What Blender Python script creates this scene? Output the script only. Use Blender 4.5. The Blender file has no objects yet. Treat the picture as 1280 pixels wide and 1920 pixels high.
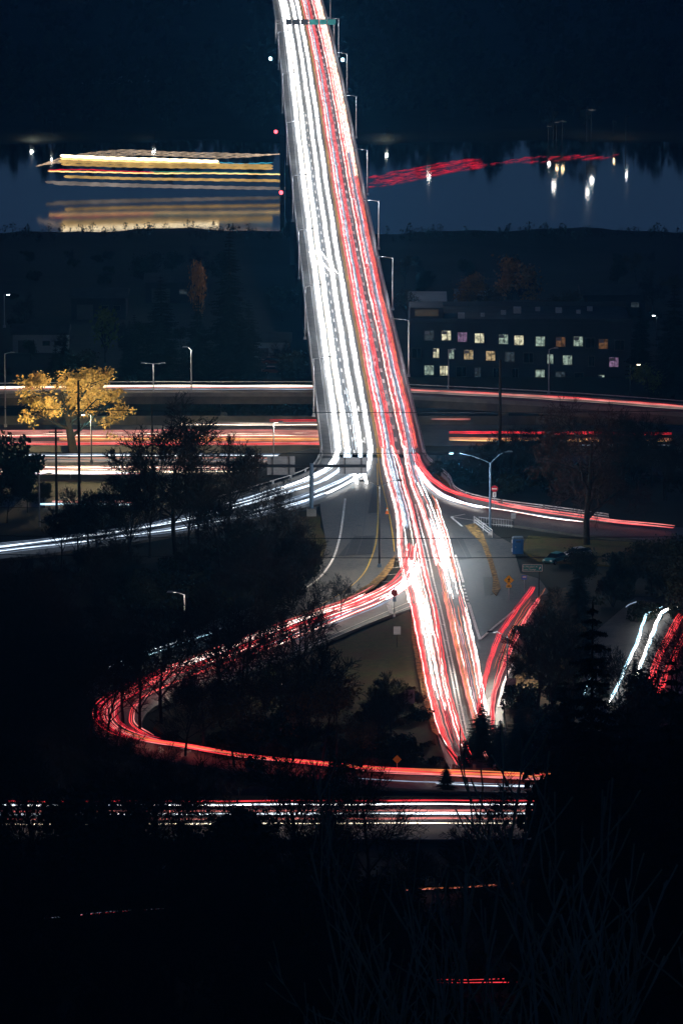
import bpy, bmesh, math, random
from mathutils import Vector, Matrix
from mathutils.geometry import tessellate_polygon

random.seed(7)
scene = bpy.context.scene
col = scene.collection

# ---------------------------------------------------------------- camera, world, exposure
F = 9600.0            # focal length in photo pixels (photo 1280 x 1920)
D0 = 0.1875           # downward pitch of the optical axis
H = 149.0             # camera height above the interchange

cam_d = bpy.data.cameras.new('camera')
cam = bpy.data.objects.new('camera', cam_d)
col.objects.link(cam)
cam.location = (0, 0, H)
cam.rotation_euler = (math.pi / 2 - D0, 0, 0)
cam_d.sensor_fit = 'VERTICAL'
cam_d.sensor_height = 36.0
cam_d.lens = 36.0 * F / 1920.0
cam_d.clip_start = 1.0
cam_d.clip_end = 20000.0
scene.camera = cam

world = bpy.data.worlds.new('World')
scene.world = world
world.use_nodes = True
wn = world.node_tree.nodes
wl = world.node_tree.links
bg = wn['Background']
sky = wn.new('ShaderNodeTexSky')
sky.sky_type = 'NISHITA'
sky.sun_disc = False
sky.sun_elevation = math.radians(0.0)
sky.sun_rotation = math.radians(0.0)
sky.ozone_density = 6.0
sky.dust_density = 0.0
wl.new(sky.outputs[0], bg.inputs[0])
bg.inputs[1].default_value = 0.11

sun_d = bpy.data.lights.new('dusk_sun', 'SUN')
sun_d.energy = 0.004
sun_d.angle = math.radians(20)
sun_d.color = (0.6, 0.75, 1.0)
sun = bpy.data.objects.new('dusk_sun', sun_d)
sun.rotation_euler = (math.radians(-88), 0, 0)
col.objects.link(sun)

scene.view_settings.view_transform = 'Standard'
scene.view_settings.look = 'None'
scene.view_settings.exposure = 0.0
scene.view_settings.gamma = 1.0
scene.view_settings.use_curve_mapping = False
scene.render.engine = 'CYCLES'
cy = scene.cycles
cy.use_denoising = True
cy.max_bounces = 6
cy.diffuse_bounces = 2
cy.glossy_bounces = 3
cy.transmission_bounces = 2
cy.volume_bounces = 0
cy.sample_clamp_indirect = 2.0
cy.sample_clamp_direct = 0.0

# ---------------------------------------------------------------- helpers: projection
def dep(py):
    return math.tan(D0 + math.atan((py - 960.0) / F))

def dist_fac(px, py):
    """unit forward (horizontal) distance -> lateral offset at pixel"""
    cx = (px - 640.0) / F
    cyv = (py - 960.0) / F
    # camera space direction (cx, -cyv, -1); forward horizontal component
    fy = math.cos(D0) - cyv * math.sin(D0)
    fz = -math.sin(D0) - cyv * math.cos(D0)
    return cx / fy, fz / fy

def P(px, py, z=0.0):
    sx, sz = dist_fac(px, py)
    Y = (z - H) / sz
    return Vector((sx * Y, Y, z))

def PY(px, py, Y):
    sx, sz = dist_fac(px, py)
    return Vector((sx * Y, Y, H + sz * Y))

def lerp(a, b, t):
    return a + (b - a) * t

def interp(tab, x):
    if x <= tab[0][0]:
        a, b = tab[0], tab[1]
    elif x >= tab[-1][0]:
        a, b = tab[-2], tab[-1]
    else:
        for i in range(len(tab) - 1):
            if tab[i][0] <= x <= tab[i + 1][0]:
                a, b = tab[i], tab[i + 1]
                break
    t = (x - a[0]) / (b[0] - a[0])
    return a[1] + (b[1] - a[1]) * t

def clampi(tab, x):
    if x <= tab[0][0]:
        return tab[0][1]
    if x >= tab[-1][0]:
        return tab[-1][1]
    return interp(tab, x)

DROP = [(-60, 770), (-30, 776), (-9, 845), (9, 845), (16, 820), (22, 803), (60, 790)]
HILL = [(-300, 139), (0, 139), (60, 112), (120, 88), (200, 63), (300, 38), (400, 18), (500, 4), (572, -0.4)]
FAR = [(868, -10.6), (1000, -11.2), (1090, -18), (1200, -26), (1345, -32.5), (1368, -33.5), (1384, -36.5),
       (1592, -36.5), (1602, -33.2), (1700, -31), (2200, -22), (3200, 5), (7000, 60)]
def ground(X, Y):
    ys = clampi(DROP, X)
    if Y < 572:
        z = clampi(HILL, Y)
    elif Y < ys:
        z = -0.4
    elif Y < 868:
        t = (Y - ys) / (868.0 - ys)
        z = -0.4 + (-10.2) * t
    else:
        yw = Y
        if 1300 < Y < 1680:
            k = min(1, (Y - 1300) / 40.0, (1680 - Y) / 40.0)
            yw = Y + k * (4.5 * math.sin(X * .061 + 1) + 2.5 * math.sin(X * .17) + 1.3 * math.sin(X * .41 + 2))
        z = clampi(FAR, yw)
    if Y < 560:
        z += 1.2 * math.sin(X * .05 + Y * .021) * min(1, (560 - Y) / 60.0) * min(1, max(0, (Y - 30) / 60))
    return z

def G(px, py, dz=0.0):
    """where the sight line through a photo pixel meets the terrain"""
    sx, sz = dist_fac(px, py)
    Y = 60.0
    while Y < 6000:
        if H + sz * Y <= ground(sx * Y, Y) + dz:
            break
        Y += 2.0
    return Vector((sx * Y, Y, ground(sx * Y, Y) + dz))

# ---------------------------------------------------------------- helpers: objects
def tag(o, label=None, cat=None, group=None, kind=None):
    if label: o['label'] = label
    if cat: o['category'] = cat
    if group: o['group'] = group
    if kind: o['kind'] = kind
    return o

def empty(name, loc, label=None, cat=None, group=None, rz=0.0):
    o = bpy.data.objects.new(name, None)
    o.empty_display_size = 0.5
    col.objects.link(o)
    o.location = loc
    o.rotation_euler = (0, 0, rz)
    tag(o, label, cat, group)
    return o

class MB:
    def __init__(self):
        self.v = []
        self.f = []
    def quad(self, a, b, c, d):
        n = len(self.v)
        self.v += [tuple(a), tuple(b), tuple(c), tuple(d)]
        self.f.append((n, n + 1, n + 2, n + 3))
    def tri(self, a, b, c):
        n = len(self.v)
        self.v += [tuple(a), tuple(b), tuple(c)]
        self.f.append((n, n + 1, n + 2))
    def box(self, c, s, rz=0.0, taper=1.0, rx=0.0):
        n = len(self.v)
        M = Matrix.Rotation(rz, 3, 'Z') @ Matrix.Rotation(rx, 3, 'X')
        for dz in (-.5, .5):
            k = taper if dz > 0 else 1.0
            for dx, dy in ((-.5, -.5), (.5, -.5), (.5, .5), (-.5, .5)):
                p = M @ Vector((dx * s[0] * k, dy * s[1] * k, dz * s[2])) + Vector(c)
                self.v.append(tuple(p))
        for q in ((3, 2, 1, 0), (4, 5, 6, 7), (0, 1, 5, 4), (1, 2, 6, 5), (2, 3, 7, 6), (3, 0, 4, 7)):
            self.f.append(tuple(n + i for i in q))
    def tube(self, pts, r, n=6, cap=True):
        pts = [Vector(p) for p in pts]
        if len(pts) < 2: return
        rs = r if isinstance(r, (list, tuple)) else [r] * len(pts)
        base = len(self.v)
        up = Vector((0, 0, 1))
        for i, p in enumerate(pts):
            a = pts[max(0, i - 1)]; b = pts[min(len(pts) - 1, i + 1)]
            t = (b - a)
            if t.length < 1e-9: t = Vector((0, 1, 0))
            t.normalize()
            ref = up if abs(t.z) < 0.95 else Vector((1, 0, 0))
            s = t.cross(ref).normalized()
            u = s.cross(t)
            for k in range(n):
                an = 2 * math.pi * k / n
                self.v.append(tuple(p + (s * math.cos(an) + u * math.sin(an)) * rs[i]))
        for i in range(len(pts) - 1):
            for k in range(n):
                k2 = (k + 1) % n
                self.f.append((base + i * n + k, base + i * n + k2, base + (i + 1) * n + k2, base + (i + 1) * n + k))
        if cap:
            self.f.append(tuple(base + k for k in range(n))[::-1])
            self.f.append(tuple(base + (len(pts) - 1) * n + k for k in range(n)))
    def prism(self, poly, z0, z1):
        """vertical prism over an xy polygon; top at z1, skirt to z0 (z may be a function)"""
        tris = tessellate_polygon([[Vector((p[0], p[1], 0)) for p in poly]])
        n = len(self.v)
        m = len(poly)
        for p in poly: self.v.append((p[0], p[1], z1))
        for p in poly: self.v.append((p[0], p[1], z0))
        for t in tris:
            a, b, c = (Vector(self.v[n + i]) for i in t)
            if (b - a).cross(c - a).z < 0: t = t[::-1]
            self.f.append(tuple(n + i for i in t))
        for i in range(m):
            j = (i + 1) % m
            self.f.append((n + i, n + m + i, n + m + j, n + j))
    def strip(self, left, right, thick=0.0):
        """ribbon between two polylines of equal length, with skirts hanging down"""
        n = len(self.v); m = len(left)
        for a, b in zip(left, right):
            self.v += [tuple(a), tuple(b)]
        for i in range(m - 1):
            k = n + 2 * i
            self.f.append((k, k + 1, k + 3, k + 2))
        if thick:
            for side in (left, right):
                n2 = len(self.v)
                for a in side:
                    self.v += [tuple(a), (a[0], a[1], a[2] - thick)]
                for i in range(m - 1):
                    k = n2 + 2 * i
                    self.f.append((k, k + 1, k + 3, k + 2))
    def build(self, name, m, parent=None, smooth=False, at=None, kind=None):
        me = bpy.data.meshes.new(name)
        me.from_pydata(self.v, [], self.f)
        me.update()
        if m: me.materials.append(m)
        if smooth:
            me.polygons.foreach_set('use_smooth', [True] * len(me.polygons))
        o = bpy.data.objects.new(name, me)
        col.objects.link(o)
        if parent is not None:
            o.parent = parent
        if at is not None: o.location = at
        if kind: o['kind'] = kind
        return o

def children(o):
    return [c for c in o.children]

def copy_tree(o, parent=None):
    c = o.copy()
    col.objects.link(c)
    if parent is not None: c.parent = parent
    for ch in children(o): copy_tree(ch, c)
    return c

def wpart(mb, name, m, root, smooth=False, kind=None):
    """part modelled in world coordinates, parented to a root that sits elsewhere"""
    M = Matrix.Translation(Vector(root.location)) @ Matrix.Rotation(root.rotation_euler.z, 4, 'Z')
    Mi = M.inverted()
    mb.v = [tuple(Mi @ Vector(p)) for p in mb.v]
    return mb.build(name, m, root, smooth, kind=kind)

def catmull(pts, step):
    pts = [Vector(p) for p in pts]
    out = []
    n = len(pts)
    for i in range(n - 1):
        p1, p2 = pts[i], pts[i + 1]
        p0 = pts[i - 1] if i > 0 else p1 * 2 - p2
        p3 = pts[i + 2] if i + 2 < n else p2 * 2 - p1
        d01 = max((p1 - p0).length ** .5, 1e-4); d12 = max((p2 - p1).length ** .5, 1e-4); d23 = max((p3 - p2).length ** .5, 1e-4)
        m1 = (p1 - p0) / d01 - (p2 - p0) / (d01 + d12) + (p2 - p1) / d12
        m2 = (p2 - p1) / d12 - (p3 - p1) / (d12 + d23) + (p3 - p2) / d23
        m1 *= d12; m2 *= d12
        k = max(1, int(math.ceil((p2 - p1).length / step)))
        for j in range(k):
            t = j / k
            t2 = t * t; t3 = t2 * t
            out.append(p1 * (2 * t3 - 3 * t2 + 1) + m1 * (t3 - 2 * t2 + t) + p2 * (-2 * t3 + 3 * t2) + m2 * (t3 - t2))
    out.append(pts[-1])
    return out

def offset_line(pts, off):
    out = []
    for i, p in enumerate(pts):
        a = pts[max(0, i - 1)]; b = pts[min(len(pts) - 1, i + 1)]
        t = b - a; t.z = 0
        if t.length < 1e-9: t = Vector((0, 1, 0))
        t.normalize()
        o = off[i] if isinstance(off, (list, tuple)) else off
        out.append(p + Vector((t.y, -t.x, 0)) * o)
    return out

# ---------------------------------------------------------------- materials
def mat(name, c, rough=0.8, var=0.3, scale=1.0, metal=0.0, bump=0.0, c2=None, spec=0.3):
    m = bpy.data.materials.new(name)
    m.use_nodes = True
    nt = m.node_tree
    b = nt.nodes['Principled BSDF']
    b.inputs['Roughness'].default_value = rough
    b.inputs['Metallic'].default_value = metal
    b.inputs['Specular IOR Level'].default_value = spec
    tc = nt.nodes.new('ShaderNodeTexCoord')
    no = nt.nodes.new('ShaderNodeTexNoise')
    no.inputs['Scale'].default_value = scale
    no.inputs['Detail'].default_value = 5
    nt.links.new(tc.outputs['Object'], no.inputs['Vector'])
    ra = nt.nodes.new('ShaderNodeValToRGB')
    c = tuple(c)
    lo = tuple(max(0, x * (1 - var)) for x in c)
    hi = tuple(x * (1 + var) for x in (c2 or c))
    ra.color_ramp.elements[0].position = 0.3
    ra.color_ramp.elements[1].position = 0.7
    ra.color_ramp.elements[0].color = lo + (1,)
    ra.color_ramp.elements[1].color = hi + (1,)
    nt.links.new(no.outputs['Fac'], ra.inputs['Fac'])
    nt.links.new(ra.outputs['Color'], b.inputs['Base Color'])
    if bump:
        bp = nt.nodes.new('ShaderNodeBump')
        bp.inputs['Strength'].default_value = bump
        nt.links.new(no.outputs['Fac'], bp.inputs['Height'])
        nt.links.new(bp.outputs['Normal'], b.inputs['Normal'])
    return m

def layered(name, c1, c2, c3, s1, s2, rough=.8, bump=.1, spec=.3, stretch=(1, 1, 1)):
    """two noise scales: broad patches and fine wear"""
    m = mat(name, c1, rough, .2, s1, bump=bump, spec=spec)
    nt = m.node_tree
    b = nt.nodes['Principled BSDF']
    ramp = [n for n in nt.nodes if n.type == 'VALTORGB'][0]
    ramp.color_ramp.elements[0].color = tuple(c1) + (1,)
    ramp.color_ramp.elements[1].color = tuple(c2) + (1,)
    tc = [n for n in nt.nodes if n.type == 'TEX_COORD'][0]
    mp = nt.nodes.new('ShaderNodeMapping')
    mp.inputs['Scale'].default_value = stretch
    n2 = nt.nodes.new('ShaderNodeTexNoise')
    n2.inputs['Scale'].default_value = s2
    n2.inputs['Detail'].default_value = 6
    n2.inputs['Roughness'].default_value = .7
    nt.links.new(tc.outputs['Object'], mp.inputs['Vector'])
    nt.links.new(mp.outputs['Vector'], n2.inputs['Vector'])
    r2 = nt.nodes.new('ShaderNodeValToRGB')
    r2.color_ramp.elements[0].position = .42
    r2.color_ramp.elements[1].position = .62
    mx = nt.nodes.new('ShaderNodeMix')
    mx.data_type = 'RGBA'
    nt.links.new(n2.outputs['Fac'], r2.inputs['Fac'])
    nt.links.new(r2.outputs['Color'], mx.inputs['Factor'])
    nt.links.new(ramp.outputs['Color'], mx.inputs['A'])
    mx.inputs['B'].default_value = tuple(c3) + (1,)
    nt.links.new(mx.outputs['Result'], b.inputs['Base Color'])
    return m

def emat(name, c, s, var=0.0, scale=0.5, c2=None):
    m = bpy.data.materials.new(name)
    m.use_nodes = True
    nt = m.node_tree
    b = nt.nodes['Principled BSDF']
    b.inputs['Base Color'].default_value = (0.02, 0.02, 0.02, 1)
    b.inputs['Emission Color'].default_value = tuple(c) + (1,)
    b.inputs['Emission Strength'].default_value = s
    if var or c2:
        tc = nt.nodes.new('ShaderNodeTexCoord')
        no = nt.nodes.new('ShaderNodeTexNoise')
        no.inputs['Scale'].default_value = scale
        no.inputs['Detail'].default_value = 3
        nt.links.new(tc.outputs['Object'], no.inputs['Vector'])
        ra = nt.nodes.new('ShaderNodeValToRGB')
        ra.color_ramp.elements[0].position = 0.35
        ra.color_ramp.elements[1].position = 0.65
        ra.color_ramp.elements[0].color = tuple(x * (1 - var) for x in c) + (1,)
        ra.color_ramp.elements[1].color = tuple(c2 or c) + (1,)
        nt.links.new(no.outputs['Fac'], ra.inputs['Fac'])
        nt.links.new(ra.outputs['Color'], b.inputs['Emission Color'])
    return m

M = {}
M['ground'] = layered('night_soil', (0.008, 0.009, 0.005), (0.018, 0.02, 0.009), (0.03, 0.03, 0.026), 0.12, 0.02, .95, .3)
M['asphalt'] = layered('asphalt', (0.032, 0.034, 0.036), (0.085, 0.086, 0.086), (0.095, 0.092, 0.085), 1.3, 0.16, .55, .06, .5, (1, .35, 1))
M['old_asphalt'] = layered('worn_asphalt', (0.05, 0.048, 0.047), (0.09, 0.088, 0.085), (0.13, 0.12, 0.11), 1.0, 0.12, .6, .06, .4)
M['concrete'] = mat('concrete', (0.22, 0.22, 0.218), 0.85, 0.22, 0.6, bump=0.05)
M['dark_concrete'] = mat('stained_concrete', (0.17, 0.165, 0.15), 0.9, 0.3, 0.3)
M['paint_white'] = mat('road_paint_white', (0.78, 0.78, 0.78), 0.6, 0.3, 2.2)
M['paint_yellow'] = mat('road_paint_yellow', (0.62, 0.42, 0.05), 0.6, 0.2, 1.5)
M['leaves'] = mat('fallen_leaves', (0.15, 0.085, 0.03), 0.95, 0.75, 1.6, bump=0.6, c2=(0.26, 0.16, 0.06))
M['grass'] = layered('grass', (0.045, 0.05, 0.012), (0.1, 0.09, 0.025), (0.09, 0.05, 0.02), 1.2, 0.18, .95, .5)
M['steel'] = mat('galvanized_steel', (0.45, 0.47, 0.5), 0.45, 0.12, 2.0, metal=0.6)
M['white_rail'] = mat('pale_painted_rail', (0.62, 0.64, 0.66), 0.5, 0.15, 1.0)
M['dark_steel'] = mat('dark_painted_steel', (0.03, 0.035, 0.045), 0.5, 0.2, 1.0)
M['blue_steel'] = mat('blue_grey_steel', (0.12, 0.2, 0.3), 0.5, 0.15, 1.0)
M['wood_pole'] = mat('weathered_pole_wood', (0.03, 0.022, 0.016), 0.9, 0.3, 1.5)
M['sign_grey'] = mat('sign_back_aluminium', (0.38, 0.4, 0.44), 0.5, 0.12, 1.0, metal=0.2)
M['sign_green'] = mat('sign_green', (0.0, 0.2, 0.19), 0.4, 0.06, 1.0)
M['sign_yellow'] = mat('sign_yellow', (0.95, 0.5, 0.01), 0.4, 0.05, 1.0)
M['sign_red'] = mat('sign_red', (0.55, 0.01, 0.02), 0.4, 0.08, 1.0)
M['sign_white'] = mat('sign_white', (0.8, 0.8, 0.8), 0.4, 0.05, 1.0)
M['sign_blue'] = mat('sign_blue', (0.1, 0.2, 0.75), 0.4, 0.08, 1.0)
M['black'] = mat('sign_black', (0.01, 0.01, 0.01), 0.5, 0.1, 1.0)
M['orange'] = mat('cone_orange', (0.9, 0.2, 0.03), 0.6, 0.1, 1.0)
M['blue_plastic'] = mat('blue_plastic', (0.02, 0.1, 0.32), 0.45, 0.15, 1.0)
M['bark'] = mat('dark_bark', (0.02, 0.017, 0.014), 0.95, 0.4, 2.0)
M['pale_bark'] = mat('pale_alder_bark', (0.6, 0.5, 0.24), 0.9, 0.3, 1.0)
M['red_twigs'] = mat('reddish_twigs', (0.05, 0.022, 0.016), 0.95, 0.4, 1.0)
M['conifer'] = mat('conifer_needles', (0.008, 0.014, 0.008), 0.9, 0.5, 0.6)
M['shrub'] = mat('dark_shrub_leaves', (0.02, 0.026, 0.012), 0.9, 0.5, 0.5)
M['brown_leaf'] = mat('brown_autumn_leaves', (0.075, 0.045, 0.014), 0.9, 0.5, 0.6)
M['yellow_leaf'] = mat('yellow_autumn_leaves', (0.5, 0.3, 0.05), 0.8, 0.35, 0.8, c2=(0.6, 0.42, 0.14))
M['orange_leaf'] = mat('orange_autumn_leaves', (0.3, 0.14, 0.04), 0.85, 0.4, 0.5)
M['green_leaf'] = mat('lamplit_green_leaves', (0.1, 0.13, 0.025), 0.85, 0.4, 0.5)
M['wall_dark'] = mat('dark_stucco', (0.04, 0.045, 0.06), 0.9, 0.2, 0.3)
M['roof_dark'] = mat('dark_roof_membrane', (0.05, 0.055, 0.06), 0.9, 0.3, 0.4)
M['wall_pale'] = mat('pale_metal_siding', (0.3, 0.33, 0.36), 0.8, 0.15, 0.3)
M['glass_dark'] = mat('dark_window_glass', (0.01, 0.012, 0.016), 0.1, 0.1, 1.0, spec=0.6)
M['frame'] = mat('window_frame', (0.1, 0.1, 0.11), 0.6, 0.1, 1.0)
M['far_trees'] = mat('far_woodland', (0.03, 0.036, 0.024), 0.95, 0.7, 0.09)
M['tyre'] = mat('tyre_rubber', (0.012, 0.012, 0.012), 0.9, 0.1, 1.0)
M['rim'] = mat('wheel_rim', (0.4, 0.4, 0.42), 0.4, 0.1, 1.0, metal=0.7)
M['cable'] = mat('cable_sheath', (0.008, 0.008, 0.01), 0.7, 0.1, 1.0)

# light given off by traffic and lamps
E = {}
E['white'] = emat('headlight_white', (1.0, 0.97, 0.93), 11.0, 0.35, 0.25)
E['cool'] = emat('headlight_cool_white', (0.72, 0.86, 1.0), 4.0, 0.6, 0.3)
E['warmw'] = emat('headlight_warm_white', (1.0, 0.86, 0.66), 4.0, 0.5, 0.3)
E['cyan'] = emat('headlight_cyan_white', (0.45, 0.8, 1.0), 3.6, 0.55, 0.4)
E['dimw'] = emat('dim_pavement_white', (0.55, 0.72, 1.0), 0.7, 0.5, 0.3)  # also used for strands that imitate lit pavement between the trails
E['red'] = emat('taillight_red', (1.0, 0.05, 0.06), 1.7, 0.45, 0.3)
E['pink'] = emat('taillight_pink', (1.0, 0.16, 0.17), 1.5, 0.4, 0.3, c2=(1.0, 0.3, 0.28))
E['hot'] = emat('taillight_white_hot', (1.0, 0.62, 0.52), 5.0, 0.55, 0.3, c2=(1.0, 0.9, 0.84))
E['deepred'] = emat('taillight_deep_red', (1.0, 0.015, 0.05), 1.1, 0.6, 0.3)
E['orange'] = emat('taillight_orange', (1.0, 0.28, 0.09), 1.3, 0.5, 0.2)
E['rose'] = emat('taillight_dusty_rose', (0.85, 0.32, 0.26), 0.9, 0.5, 0.2)
E['amber'] = emat('boat_amber', (1.0, 0.62, 0.22), 2.4, 0.4, 0.2)
E['gold'] = emat('boat_gold', (0.9, 0.55, 0.16), 0.9, 0.5, 0.2)
E['cream'] = emat('boat_cream', (1.0, 0.84, 0.55), 5.0, 0.3, 0.2)
E['rope'] = emat('boat_string_light', (0.95, 0.7, 0.48), 1.2, 0.5, 0.6)
E['green'] = emat('boat_green', (0.1, 0.55, 0.35), 0.6, 0.4, 0.2)
E['teal'] = emat('boat_teal', (0.05, 0.5, 0.75), 0.9, 0.3, 0.2)
E['greyw'] = emat('boat_grey_white', (0.55, 0.47, 0.42), 0.55, 0.5, 0.2)

# ---------------------------------------------------------------- terrain, water, haze
def frange(a, b, s):
    out = []
    x = a
    while x < b - 1e-6:
        out.append(x); x += s
    return out
xs = [-2500, -1500, -900, -500, -300, -200] + frange(-150, 150, 5) + [150, 200, 300, 500, 900, 1500, 2500]
ys = frange(-300, 500, 20) + frange(500, 900, 4) + frange(900, 1340, 12) + frange(1340, 1400, 3) + frange(1400, 1580, 12) + frange(1580, 1630, 3) + frange(1630, 2400, 60) + [2400, 2800, 3200, 4000, 5200, 6800]
mb = MB()
for y in ys:
    for x in xs:
        mb.v.append((x, y, ground(x, y)))
nx = len(xs)
for j in range(len(ys) - 1):
    for i in range(nx - 1):
        a = j * nx + i
        mb.f.append((a, a + 1, a + nx + 1, a + nx))
terrain = mb.build('terrain', M['ground'], smooth=True)
tag(terrain, kind='structure')

wm = bpy.data.materials.new('river_water')
wm.use_nodes = True
nt = wm.node_tree
b = nt.nodes['Principled BSDF']
b.inputs['Base Color'].default_value = (0.001, 0.004, 0.008, 1)
b.inputs['Roughness'].default_value = 0.068
b.inputs['IOR'].default_value = 1.33
tc = nt.nodes.new('ShaderNodeTexCoord')
mp = nt.nodes.new('ShaderNodeMapping')
mp.inputs['Scale'].default_value = (0.35, 0.9, 1)
nz = nt.nodes.new('ShaderNodeTexNoise')
nz.inputs['Scale'].default_value = 1.0
nz.inputs['Detail'].default_value = 3
bp = nt.nodes.new('ShaderNodeBump')
bp.inputs['Strength'].default_value = 0.08
bp.inputs['Distance'].default_value = 0.1
nt.links.new(tc.outputs['Object'], mp.inputs['Vector'])
nt.links.new(mp.outputs['Vector'], nz.inputs['Vector'])
nt.links.new(nz.outputs['Fac'], bp.inputs['Height'])
nt.links.new(bp.outputs['Normal'], b.inputs['Normal'])
mb = MB()
mb.quad((-2400, 1352, -35), (2400, 1352, -35), (2400, 1622, -35), (-2400, 1622, -35))
river = mb.build('river', wm)
tag(river, kind='structure')

hm = bpy.data.materials.new('night_haze')
hm.use_nodes = True
nt = hm.node_tree
for n in list(nt.nodes):
    if n.type == 'BSDF_PRINCIPLED': nt.nodes.remove(n)
pv = nt.nodes.new('ShaderNodeVolumePrincipled')
pv.inputs['Color'].default_value = (0.1, 0.52, 1.0, 1)
pv.inputs['Density'].default_value = 0.00013
pv.inputs['Anisotropy'].default_value = 0.65
nt.links.new(pv.outputs[0], nt.nodes['Material Output'].inputs['Volume'])
mb = MB()
mb.box((0, 3250, 57.2), (5200, 7300, 189.6))
haze = mb.build('haze', hm)
haze['kind'] = 'stuff'

# ---------------------------------------------------------------- bridge
def zb(Y):
    return 0.0 if Y < 1000 else 7.4e-5 * (Y - 1000) ** 2

EDGE = [(0, 510, 602), (40, 516, 613), (75, 523, 624), (150, 528, 643), (225, 535, 657), (290, 540, 668), (330, 545, 675),
        (417, 553, 695), (526, 567, 715), (565, 570, 725), (614, 574, 738), (669, 581, 750), (724, 588, 762), (779, 594, 776),
        (833, 600, 790), (858, 603, 795)]
XL = []; XR = []; YOF = []
for py, xl, xr in EDGE:
    sx, sz = dist_fac(640, py)
    Y = 700.0
    while H + sz * Y > zb(Y): Y += 0.25
    XL.append((Y, (xl - 640) / F / (math.cos(D0) - (py - 960) / F * math.sin(D0)) * Y))
    XR.append((Y, (xr - 640) / F / (math.cos(D0) - (py - 960) / F * math.sin(D0)) * Y))
    YOF.append((py, Y))
XL.sort(); XR.sort(); YOF.sort()
def smooth_tab(t):
    out = []
    for i, (y, x) in enumerate(t):
        if 0 < i < len(t) - 1:
            a, b = t[i - 1], t[i + 1]
            e = a[1] + (b[1] - a[1]) * (y - a[0]) / (b[0] - a[0])
            x = 0.5 * x + 0.5 * e
        out.append((y, x))
    return out
for _ in range(2):
    XL = smooth_tab(XL); XR = smooth_tab(XR)
Y0B = XL[0][0]
Y1B = 1640.0
def bp_(u, Y, dz=0.0):
    a = interp(XL, Y); b_ = interp(XR, Y)
    return Vector((a + (b_ - a) * u, Y, zb(Y) + dz))
def ybr(py):
    return interp(YOF, py)
BY = frange(Y0B, Y1B, 10) + [Y1B]
def bstrip(u0, u1, dz, Ya=None, Yb=None, step=10):
    yy = frange(Ya or Y0B, Yb or Y1B, step) + [Yb or Y1B]
    return [bp_(u0, y, dz) for y in yy], [bp_(u1, y, dz) for y in yy]

bridge = empty('road_bridge', (0, Y0B, 0), 'long road bridge carrying white and red traffic away over the river', 'bridge')
mb = MB()
mb.strip(*bstrip(0.0, 1.0, 0.0), thick=1.3)
lo, hi = bstrip(0.0, 1.0, -1.3)
mb.strip(hi, lo)
wpart(mb, 'deck', M['asphalt'], bridge)
mb = MB()
mb.strip(*bstrip(0.012, 0.098, 0.2), thick=0.2)
wpart(mb, 'sidewalk', M['concrete'], bridge)
mb = MB()
mb.strip(*bstrip(0.098, 0.106, 0.24), thick=0.24)
wpart(mb, 'kerb', M['white_rail'], bridge)
mb = MB()
mb.strip(*bstrip(0.962, 0.985, 0.2), thick=0.2)
wpart(mb, 'kerb', M['concrete'], bridge)
for u in (0.006, 0.992):
    mb = MB()
    yy = frange(Y0B, Y1B, 6)
    for h, r in ((1.25, 0.1), (0.35, 0.07)):
        mb.tube([bp_(u, y, h) for y in yy], r, 4)
    wpart(mb, 'railing', M['white_rail'], bridge)
    mb = MB()
    y = Y0B + 1
    out = -0.006 if u < .5 else 0.02
    while y < Y1B - 1:
        a = bp_(u, y, 0.0); c = bp_(u + out, y, 1.3)
        mb.tube([a, c], 0.05 if u < .5 else 0.075, 3, False)
        y += 2.2
    wpart(mb, 'baluster', M['white_rail'], bridge, kind='stuff')
# sidewalk joints
mb = MB()
y = Y0B + 4
while y < 1300:
    mb.quad(bp_(.014, y, .206), bp_(.096, y, .206), bp_(.096, y + .12, .206), bp_(.014, y + .12, .206))
    y += 4.5
wpart(mb, 'joint', M['dark_concrete'], bridge, kind='stuff')
# steel girders and piers under the deck
for u in (0.12, 0.5, 0.88):
    mb = MB()
    yy = frange(Y0B, Y1B, 12)
    for y in range(len(yy) - 1):
        a = bp_(u, yy[y], -2.2); c = bp_(u, yy[y + 1], -2.2)
        mid = (a + c) / 2
        mb.box(mid, (0.5, (c - a).length + .02, 1.8))
    wpart(mb, 'girder', M['dark_steel'], bridge)
for py in (845, 815, 779, 720, 660, 600, 540, 470, 415, 330, 240, 150, 60):
    y = ybr(py) + 1.5
    mb = MB()
    zc = zb(y) - 3.2
    for u in (0.1, 0.9):
        p = bp_(u, y)
        g = max(ground(p.x, y), -37) - 1
        mb.box((p.x, y, (zc + g) / 2), (1.3, 1.5, zc - g))
    c = (bp_(0.02, y) + bp_(0.98, y)) / 2
    mb.box((c.x, y, zc - .0), (abs(bp_(.98, y).x - bp_(.02, y).x), 1.7, 1.2))
    wpart(mb, 'pier', M['dark_concrete'], bridge)
# yellow centre lines and lane dashes
for u in (0.563, 0.580):
    mb = MB()
    a, c = bstrip(u - .0038, u + .0038, 0.02)
    mb.strip(a, c)
    wpart(mb, 'centre_line', M['paint_yellow'], bridge)
me_d = None
for u, yend in ((0.757, 1500), (0.325, 1300)):
    y = Y0B + 3
    k = 0
    while y < yend:
        if k < 60:
            mb = MB()
            w = 0.0125 if u > .5 else 0.007
            mb.strip([bp_(u - w, y + t, .02) for t in (0, 4.2)], [bp_(u + w, y + t, .02) for t in (0, 4.2)])
            wpart(mb, 'lane_dash', M['paint_white'], bridge)
        y += 12.2; k += 1
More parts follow.
